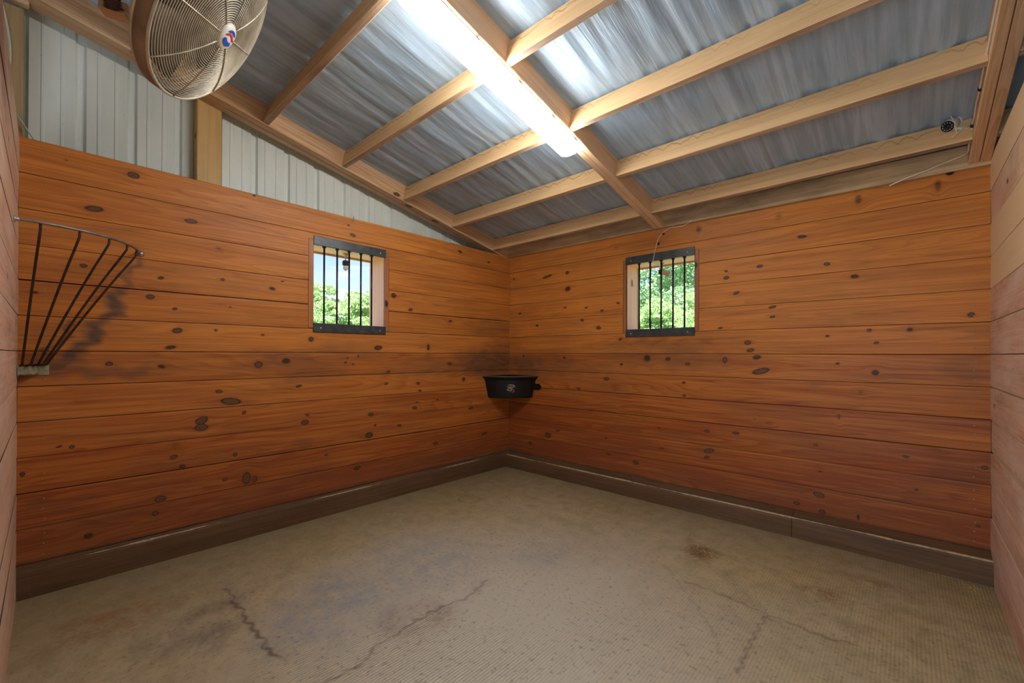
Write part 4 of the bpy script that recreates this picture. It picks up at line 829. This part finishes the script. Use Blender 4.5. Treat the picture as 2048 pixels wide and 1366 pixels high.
# ------------------------------------------------------------------ corner feeder bucket
def make_bucket():
    zt_, zb_ = 1.026, .786
    root = empty('corner_feed_bucket', (.15, -.15, zb_), 'black rubber corner feed bucket with a small pale mark, hung in the far corner', 'bucket')
    def outline(r, n=26, off=.004):
        pts = [(off, -off)]
        for k in range(n + 1):
            t = R(90 * k / n); q = 1 - .07 * math.sin(2 * t)                     # slightly flattened front
            x, y = math.sin(t) * r * q, math.cos(t) * r * q; pts.append((max(off, x), -max(off, y)))
        return pts
    # rings: bottom outer -> rim outer -> rim inner -> inside floor
    lv = [(.330, zb_ + .006), (.338, zb_), (.345, zb_ + .010), (.392, zt_ - .045), (.398, zt_ - .040), (.412, zt_ - .022), (.424, zt_ - .018), (.426, zt_ - .004), (.420, zt_), (.404, zt_), (.396, zt_ - .010), (.338, zb_ + .020)]
    mb = MB(); vs = []
    for j, (r, z) in enumerate(lv): vs += [(x, y, z) for x, y in outline(r, off=.003 if j < 9 else .012)]
    m_ = len(outline(.3)); fs = []; mis = []
    for j in range(len(lv) - 1):
        for k in range(m_): fs.append((j * m_ + k, j * m_ + (k + 1) % m_, (j + 1) * m_ + (k + 1) % m_, (j + 1) * m_ + k))
    fs += [tuple(range(m_)), tuple(range((len(lv) - 1) * m_, len(lv) * m_))[::-1]]
    mb.add(vs, fs); 
    for k in range(7 * m_, 9 * m_): mb.mi[k] = 1
    local(mb.build('bucket_body', [M['rubber'], M['rim']]), root)
    mb = MB(); mb.box((.355, -.030, .893), (.468, -.003, .925)); mb.box((.36, -.012, .88), (.45, -.002, .94)); local(mb.build('mounting_lug', M['rubber']), root)
    # pale print on the front
    fr = Vector((.7071, -.7071, 0)); rt = Vector((.7071, .7071, 0))
    def P(x, z):
        rr = (.345 + (.392 - .345) * (z - zb_) / (zt_ - .045 - zb_)) * .93 + .0022
        return fr * (math.sqrt(max(rr * rr - x * x, 0))) + rt * x + Vector((0, 0, z))
    def stroke(pts, w, mat, nm):
        mb = MB(); vs = []; n = len(pts)
        for i, (x, z) in enumerate(pts):
            a_ = pts[max(i - 1, 0)]; b_ = pts[min(i + 1, n - 1)]; dx, dz = b_[0] - a_[0], b_[1] - a_[1]; l = math.hypot(dx, dz) or 1
            ww = w * (.35 + .65 * math.sin(math.pi * (i + .5) / n)); nx, nz = -dz / l * ww * .6, dx / l * ww * .6
            vs += [P(x + nx, z + nz), P(x - nx, z - nz), P(x - nx, z - nz) + fr * .0015, P(x + nx, z + nz) + fr * .0015]
        mb.add(vs, [(i * 4 + q, i * 4 + (q + 1) % 4, (i + 1) * 4 + (q + 1) % 4, (i + 1) * 4 + q) for i in range(n - 1) for q in range(4)] + [(0, 1, 2, 3), tuple(4 * n - 4 + q for q in range(4))[::-1]]); return mb
    cz = .893; sc = .00030; cx_ = .002
    def pp(L_): return [((x - 1030) * sc + cx_, cz - (y - 750) * sc) for x, y in L_]
    for pts, w, mat in (([(925, 635), (985, 622), (1050, 618), (1110, 630), (1150, 650), (1172, 680), (1150, 705)], .0065, 'pink'), ([(890, 683), (950, 694), (1020, 690), (1100, 688), (1130, 700), (1120, 735)], .0050, 'pink'),
                        ([(925, 735), (980, 735), (1030, 725), (1090, 740)], .0050, 'gold'), ([(950, 770), (912, 780), (905, 800), (940, 815), (1000, 832), (1055, 845)], .0055, 'gold'),
                        ([(980, 775), (1020, 790), (1060, 770), (1090, 780), (1070, 810), (1020, 810)], .0050, 'gold'), ([(1115, 790), (1150, 815), (1150, 850), (1120, 880), (1065, 880)], .0032, 'pink')):
        o = stroke(pp(pts), w, mat, '').build('print_mark', M[mat]); local(o, root)
make_bucket()

# ------------------------------------------------------------------ security camera, cables, hooks
def cable(name, pts, r, label, cat='cable', mat='cable', n=6, group=None):
    sp = []; pts = [Vector(p) for p in pts]
    for i in range(len(pts) - 1):
        p0, p1, p2, p3 = pts[max(i - 1, 0)], pts[i], pts[i + 1], pts[min(i + 2, len(pts) - 1)]
        for k in range(n):
            t = k / n; sp.append(.5 * ((2 * p1) + (-p0 + p2) * t + (2 * p0 - 5 * p1 + 4 * p2 - p3) * t * t + (-p0 + 3 * p1 - 3 * p2 + p3) * t ** 3))
    sp.append(pts[-1]); mb = MB(); mb.tube(sp, r, 8)
    return tag(mb.build(name, M[mat]), label, cat, group)
def make_cam():
    Lc = Vector((3.520, -.330, 2.490)); ax = Vector((-.42, -.72, -.48)).normalized()
    Lc = CAMP; 
    root = empty('security_camera', (3.606, -.25, 2.50), 'small white bullet security camera on the doubled rafter at the upper right', 'camera')
    mb = MB(); mb.lathe([(0, -.085), (.020, -.084), (.029, -.078), (.0315, -.070), (.0315, -.052), (.029, -.050), (.029, -.046), (.0315, -.044), (.0315, .006), (.030, .010), (.0298, .010), (.0295, .002)], Lc, ax, 28); local(mb.build('camera_body', M['white']), root)
    mb = MB(); mb.lathe([(.0296, .006), (.029, .0085), (.012, .0085), (.011, .012), (0, .0125)], Lc, ax, 28); lf = mb.build('camera_face', M['glassl']); local(lf, root)
    u = ax.orthogonal().normalized(); w = ax.cross(u)
    mb = MB()
    for k in range(10):
        t = 2 * math.pi * k / 10; mb.lathe([(.0028, .0075), (.0026, .011), (0, .0115)], Lc + (u * math.cos(t) + w * math.sin(t)) * .0195, ax, 8)
    o = mb.build('infrared_leds', M['led']); o.parent = lf
    mt = Vector((3.604, -.255, 2.475)); mid = Lc - ax * .035 + Vector((.020, .0, -.032))
    mb = MB(); mb.tube([Lc - ax * .035 + Vector((.004, 0, -.026)), mid, mid + (mt - mid) * .5, mt + Vector((-.004, 0, 0))], [.007, .008, .0075, .008], 10)
    mb.lathe([(0, 0), (.021, 0), (.021, .004), (.012, .009), (0, .010)], mt + Vector((.004, 0, 0)), (-1, 0, 0), 18)
    local(mb.build('swivel_bracket', M['white']), root)
    ca = [Lc - ax * .084, Lc - ax * .11 + Vector((0, 0, .012)), Lc - ax * .06 + Vector((-.02, -.02, .048)), Lc + Vector((.016, -.020, .02)), Lc + Vector((.03, .0, -.05)), Lc + Vector((.012, -.01, -.072)), Lc + Vector((.04, 0, -.045)), Vector((3.600, -.262, 2.50)), Vector((3.602, -.250, 2.53))]
    c = cable('camera_lead', ca, .0028, None, None); local(c, root)
CAMP = Vector((3.515, -.300, 2.500))
make_cam()
cable('white_cable', [(3.604, -2.2, 2.86), (3.604, -1.6, 2.715), (3.604, -1.14, 2.618), (3.6045, -.98, 2.590), (3.603, -.84, 2.560), (3.604, -.72, 2.545), (3.602, -.60, 2.510), (3.602, -.484, 2.500), (3.604, -.38, 2.478), (3.602, -.29, 2.475), (3.603, -.24, 2.47), (3.602, -.17, 2.425), (3.603, -.10, 2.405), (3.59, -.060, 2.403), (3.52, -.045, 2.388), (3.42, -.042, 2.360), (3.33, -.040, 2.338), (3.27, -.015, 2.324)], .0042, 'white cable running down the doubled rafter and drooping onto the right-hand plank wall')
cable('white_cable', [(2.06, -.040, 2.352), (1.985, -.006, 2.336), (1.93, -.006, 2.336), (1.875, -.008, 2.340), (1.83, -.008, 2.320), (1.80, -.008, 2.302), (1.772, -.009, 2.270), (1.758, -.010, 2.240), (1.748, -.010, 2.200), (1.741, -.016, 2.165), (1.732, -.018, 2.115), (1.722, -.014, 2.078), (1.712, .05, 2.066), (1.700, .14, 2.068), (1.70, .21, 2.070)], .0034, 'thin white cable looping over the steel strap of the right-hand window')
def clip(p, nrm, label):
    mb = MB(); p = Vector(p); mb.lathe([(0, 0), (.011, 0), (.012, .004), (.009, .009), (0, .011)], p, nrm, 12); return tag(mb.build('cable_clip', M['blackp']), label, 'cable clip', 'black cable clips')
clip((1.808, -.001, 2.300), (0, -1, 0), 'black cable clip above the right-hand window, the upper of two')
clip((1.765, -.001, 2.222), (0, -1, 0), 'black cable clip just above the steel strap of the right-hand window, the lower of two')
clip((3.606, -.62, 2.517), (-1, 0, 0), 'black clip holding the white cable to the doubled rafter, the higher one')
clip((3.606, -.30, 2.470), (-1, 0, 0), 'black clip holding the white cable right above the security camera')
mb = MB(); mb.lathe([(0, -.02), (.020, -.02), (.022, .0), (.016, .010), (0, .012)], (3.537, -.012, 2.343), (0, -1, .2), 14); tag(mb.build('black_plug', M['blackp']), 'small black plug peeping over the top board at the upper right corner', 'plug')
# little screw hook on the top board over the left window
mb = MB(); mb.lathe([(0, 0), (.010, 0), (.012, .003), (.007, .008), (0, .009)], (.001, -1.895, 2.358), (1, 0, 0), 14)
mb.tube([(.006, -1.895, 2.358), (.014, -1.895, 2.364), (.016, -1.895, 2.378), (.012, -1.895, 2.388)], .003, 8)
tag(mb.build('screw_hook', M['bolt']), 'small metal screw hook on the top board above the left window', 'hook')
# cord loop on the greenish post, twine end
cable('hanging_cord', [(-.037, -3.86, 3.22), (-.036, -3.79, 3.16), (-.036, -3.762, 3.05), (-.036, -3.738, 2.90), (-.036, -3.730, 2.78), (-.036, -3.740, 2.68), (-.036, -3.748, 2.62)], .006, 'pale cord hanging in a loop on the greenish corner post', 'cord', 'twine')
cable('hanging_cord', [(-.036, -3.782, 3.10), (-.036, -3.792, 3.0), (-.036, -3.80, 2.9), (-.036, -3.805, 2.8)], .0055, 'short second strand of cord on the greenish corner post', 'cord', 'twine')
cable('twine_end', [(-.046, -3.705, 2.49), (-.02, -3.69, 2.455), (-.02, -3.66, 2.40), (-.02, -3.645, 2.375)], .0035, 'frayed twine end at the left top corner of the plank wall', 'twine', 'twine')

# ------------------------------------------------------------------ small fixtures outside the windows
def outdoor_lamp(loc, label, sgn):
    root = empty('outdoor_lamp', loc, label, 'outdoor lamp'); x, y, z = loc
    mb = MB(); mb.lathe([(0, 0), (.024, 0), (.022, -.014), (.008, -.020), (.005, -.022), (.005, -.048), (0, -.048)], (x, y, z), (0, 0, 1), 16); local(mb.build('ceiling_mount', M['white']), root)
    mb = MB(); mb.tube([(x, y, z - .022), (x, y, z - .058)], .0035, 8); local(mb.build('stem', M['motor']), root)
    mb = MB(); mb.lathe([(0, -.05), (.022, -.056), (.027, -.072), (.025, -.094), (.018, -.100), (0, -.1)], (x, y, z), (0, 0, 1), 20); local(mb.build('lamp_head', M['bolt'] if sgn else M['motor']), root)
    mb = MB(); mb.lathe([(.017, -.100), (.021, -.112), (.020, -.126), (.012, -.138), (0, -.141)], (x, y, z), (0, 0, 1), 18); local(mb.build('lamp_globe', M['white']), root)
outdoor_lamp((-.13, -1.893, 2.098), 'small white and grey lamp hanging outside the bars of the left window', 0)
def outdoor_cam(loc):
    x, y, z = loc; root = empty('outdoor_camera', loc, 'small dusty camera hanging outside the bars of the right-hand window', 'camera')
    mb = MB(); mb.tube([(x, y, z), (x, y, z - .055), (x - .004, y, z - .070)], .0055, 8); mb.lathe([(0, 0), (.018, 0), (.016, -.006), (0, -.008)], (x, y, z), (0, 0, 1), 14); local(mb.build('stem', M['bracket']), root)
    mb = MB(); a = Vector((.92, .10, -.35)).normalized(); mb.lathe([(0, -.030), (.020, -.030), (.024, -.022), (.024, .060), (.021, .066), (0, .066)], Vector((x + .006, y, z - .082)), a, 18); local(mb.build('camera_body', M['camtan']), root)
    mb = MB(); mb.lathe([(.0242, -.030), (.027, -.028), (.027, -.014), (.0242, -.012)], Vector((x + .006, y, z - .082)), a, 18); local(mb.build('lens_ring', M['motor']), root)
M['camtan'] = plain('dusty_cream_plastic', (.55, .45, .32), .6)
outdoor_cam((1.738, .14, 2.080))

# ------------------------------------------------------------------ bits on the floor
def debris():
    r = random.Random(12); mb = MB()
    def bit(x, y, ln, w, ang, z=.0015):
        d = Vector((math.cos(ang), math.sin(ang), 0)); a = Vector((-d.y, d.x, 0)); p = Vector((x, y, z)); h = Vector((0, 0, w * .8))
        vs = [p - d * ln / 2 - a * w / 2, p + d * ln / 2 - a * w / 2, p + d * ln / 2 + a * w / 2, p - d * ln / 2 + a * w / 2]; vs += [v_ + h for v_ in vs]
        mb.add(vs, [(0, 3, 2, 1), (4, 5, 6, 7), (0, 1, 5, 4), (1, 2, 6, 5), (2, 3, 7, 6), (3, 0, 4, 7)])
    for cx, cy, sx, sy, n in ((2.38, -.77, .09, .07, 150), (2.27, -.63, .05, .03, 22), (3.08, -.80, .13, .05, 50), (3.2, -.5, .16, .04, 70), (2.55, -.30, .25, .06, 30), (3.60, -.20, .05, .06, 60), (1.5, -2.75, .5, .4, 40), (2.2, -2.2, .9, .8, 60), (.6, -2.4, .5, .9, 40)):
        for _ in range(n): bit(cx + r.gauss(0, sx * .55), min(-.11, cy + r.gauss(0, sy * .55)), r.uniform(.003, .014), r.uniform(.0012, .0035), r.uniform(0, 6.3), .001 + (r.uniform(0, .004) if n > 100 else 0))
    tag(mb.build('floor_litter', M['straw']), 'scattered crumbs of hay and dirt on the rubber floor', 'litter', kind='stuff')
debris()

# ------------------------------------------------------------------ trees outside
def crown_mesh(name, seed, rx, ry, rz, zc, nclump, nleaf, ls, mat, conical=0.0):
    r = np.random.RandomState(seed); V = []; Fc = []; T = []
    cl = []
    for _ in range(nclump):
        d = r.normal(size=3); d /= np.linalg.norm(d); q = r.uniform(.72, 1.0)
        if d[2] < -.55: d[2] *= .4
        p = d * q * np.array([rx, ry, rz]); k = 1 - conical * max(0, (p[2] / rz + .2)); cl.append((p[0] * k, p[1] * k, p[2] + zc, r.uniform(.16, .34) * (rx + rz) * .5, r.uniform(0, 1)))
    per = nleaf // nclump
    for cx, cy, cz, cr_, ct in cl:
        d = r.normal(size=(per, 3)); d /= np.linalg.norm(d, axis=1)[:, None]; d[:, 2] = np.abs(d[:, 2]) * .9 - .25
        p = np.array([cx, cy, cz]) + d * cr_ * r.uniform(.55, 1.05, (per, 1)) * np.array([1, 1, .75])
        a = r.normal(size=(per, 3)); a /= np.linalg.norm(a, axis=1)[:, None]; b = np.cross(a, r.normal(size=(per, 3))); b /= np.linalg.norm(b, axis=1)[:, None]
        s_ = ls * r.uniform(.6, 1.3, (per, 1)); a = a * s_; b = b * s_ * .45
        quad = np.stack([p - a, p + b, p + a, p - b], 1).reshape(-1, 3); o = sum(len(x) for x in V); V.append(quad)
        Fc.append(np.arange(per * 4).reshape(per, 4) + o); T.append(np.repeat(np.clip(r.uniform(0, .7, per) + ct * .4, 0, 1), 4))
    V = np.concatenate(V); Fc = np.concatenate(Fc); me = bpy.data.meshes.new(name)
    me.vertices.add(len(V)); me.vertices.foreach_set('co', V.ravel()); me.loops.add(Fc.size); me.loops.foreach_set('vertex_index', Fc.ravel()); me.polygons.add(len(Fc)); me.polygons.foreach_set('loop_start', np.arange(len(Fc)) * 4)
    me.update(calc_edges=True); me.materials.append(mat); at = me.attributes.new('tn', 'FLOAT', 'POINT'); at.data.foreach_set('value', np.concatenate(T).astype(np.float32)); return me
def trunk_mesh(h, r0, seed):
    r = random.Random(seed); mb = MB(); pts = [Vector((.06 * math.sin(k), .05 * math.cos(k * 1.3), h * k / 6)) for k in range(7)]
    mb.tube(pts, [r0 * (1 - .09 * k) for k in range(7)], 10)
    for k in range(6):
        t = r.uniform(0, 6.3); b = pts[3 + k % 3]; mb.tube([b, b + Vector((math.cos(t) * h * .18, math.sin(t) * h * .18, h * .16)), b + Vector((math.cos(t) * h * .34, math.sin(t) * h * .34, h * .40))], [r0 * .45, r0 * .3, r0 * .12], 7)
    o = mb.build('tree_trunk', M['bark']); me = o.data; bpy.data.objects.remove(o); return me
bushes = [crown_mesh('bush_crown', 11 + k, 2.5, 2.5, 2.1, 2.3, 110, 34000, .075, M['leafA'], .25) for k in range(2)]
trees_ = [crown_mesh('tree_crown', 31 + k, 2.9, 2.9, 3.9, 4.4, 130, 36000, .075, M['leafB'], .05) for k in range(2)]
tb, tt_ = trunk_mesh(2.2, .12, 3), trunk_mesh(5.0, .17, 5)
def plant(name, cm, tm, x, y, s, rz, label, cat, group):
    root = empty(name, (x, y, -.12), label, cat, group); root.rotation_euler[2] = rz; root.scale = (s, s, s)
    for nm, me in (('crown', cm), ('trunk', tm)):
        o = bpy.data.objects.new(nm, me); C.objects.link(o); o.parent = root
k = 0
for x, y, s, w in ((-17.5, 3.0, 1.0, 'front row, seen behind the left bars'), (-17.3, 6.8, 1.02, 'front row, seen behind the middle bars'), (-17.5, -1.0, .95, 'front row, hidden by the left jamb'), (-17.8, 10.8, 1.0, 'front row, hidden by the right jamb'),
                   (-21.5, 6.9, 1.18, 'back row, its top rising mid-window'), (-21.4, 2.9, 1.15, 'back row, toward the left jamb'), (-21.6, 11.0, 1.2, 'back row, toward the right jamb')):
    plant('leafy_bush', bushes[k % 2], tb, x, y, s, k * 1.3, 'green bush beyond the left window, ' + w, 'bush', 'bushes beyond the left window'); k += 1
for x, y, s, w in ((-5.0, 12.6, 1.0, 'at the left bars'), (.9, 13.0, 1.02, 'at the right, its trunk by the last bar'), (6.8, 14.0, 1.1, 'hidden far right'), (-10.9, 13.8, 1.05, 'hidden far left'), (-2.1, 18.4, 1.3, 'dark one standing back in the middle'), (-8.6, 20.0, 1.3, 'standing back at the left'), (4.6, 20.0, 1.3, 'standing back at the right')):
    plant('leafy_tree', trees_[k % 2], tt_, x, y, s, k * 1.7, 'tall leafy tree beyond the right-hand window, ' + w, 'tree', 'trees beyond the right-hand window'); k += 1
for x, y, s, w in ((-4.2, 9.9, .74, 'low at the left bars'), (-2.5, 9.2, .70, 'low at the middle bars'), (-.8, 9.9, .74, 'low at the right bars')):
    plant('leafy_bush', bushes[k % 2], tb, x, y, s, k * 1.7, 'shrub in front of the trees beyond the right-hand window, ' + w, 'bush', 'shrubs beyond the right-hand window'); k += 1
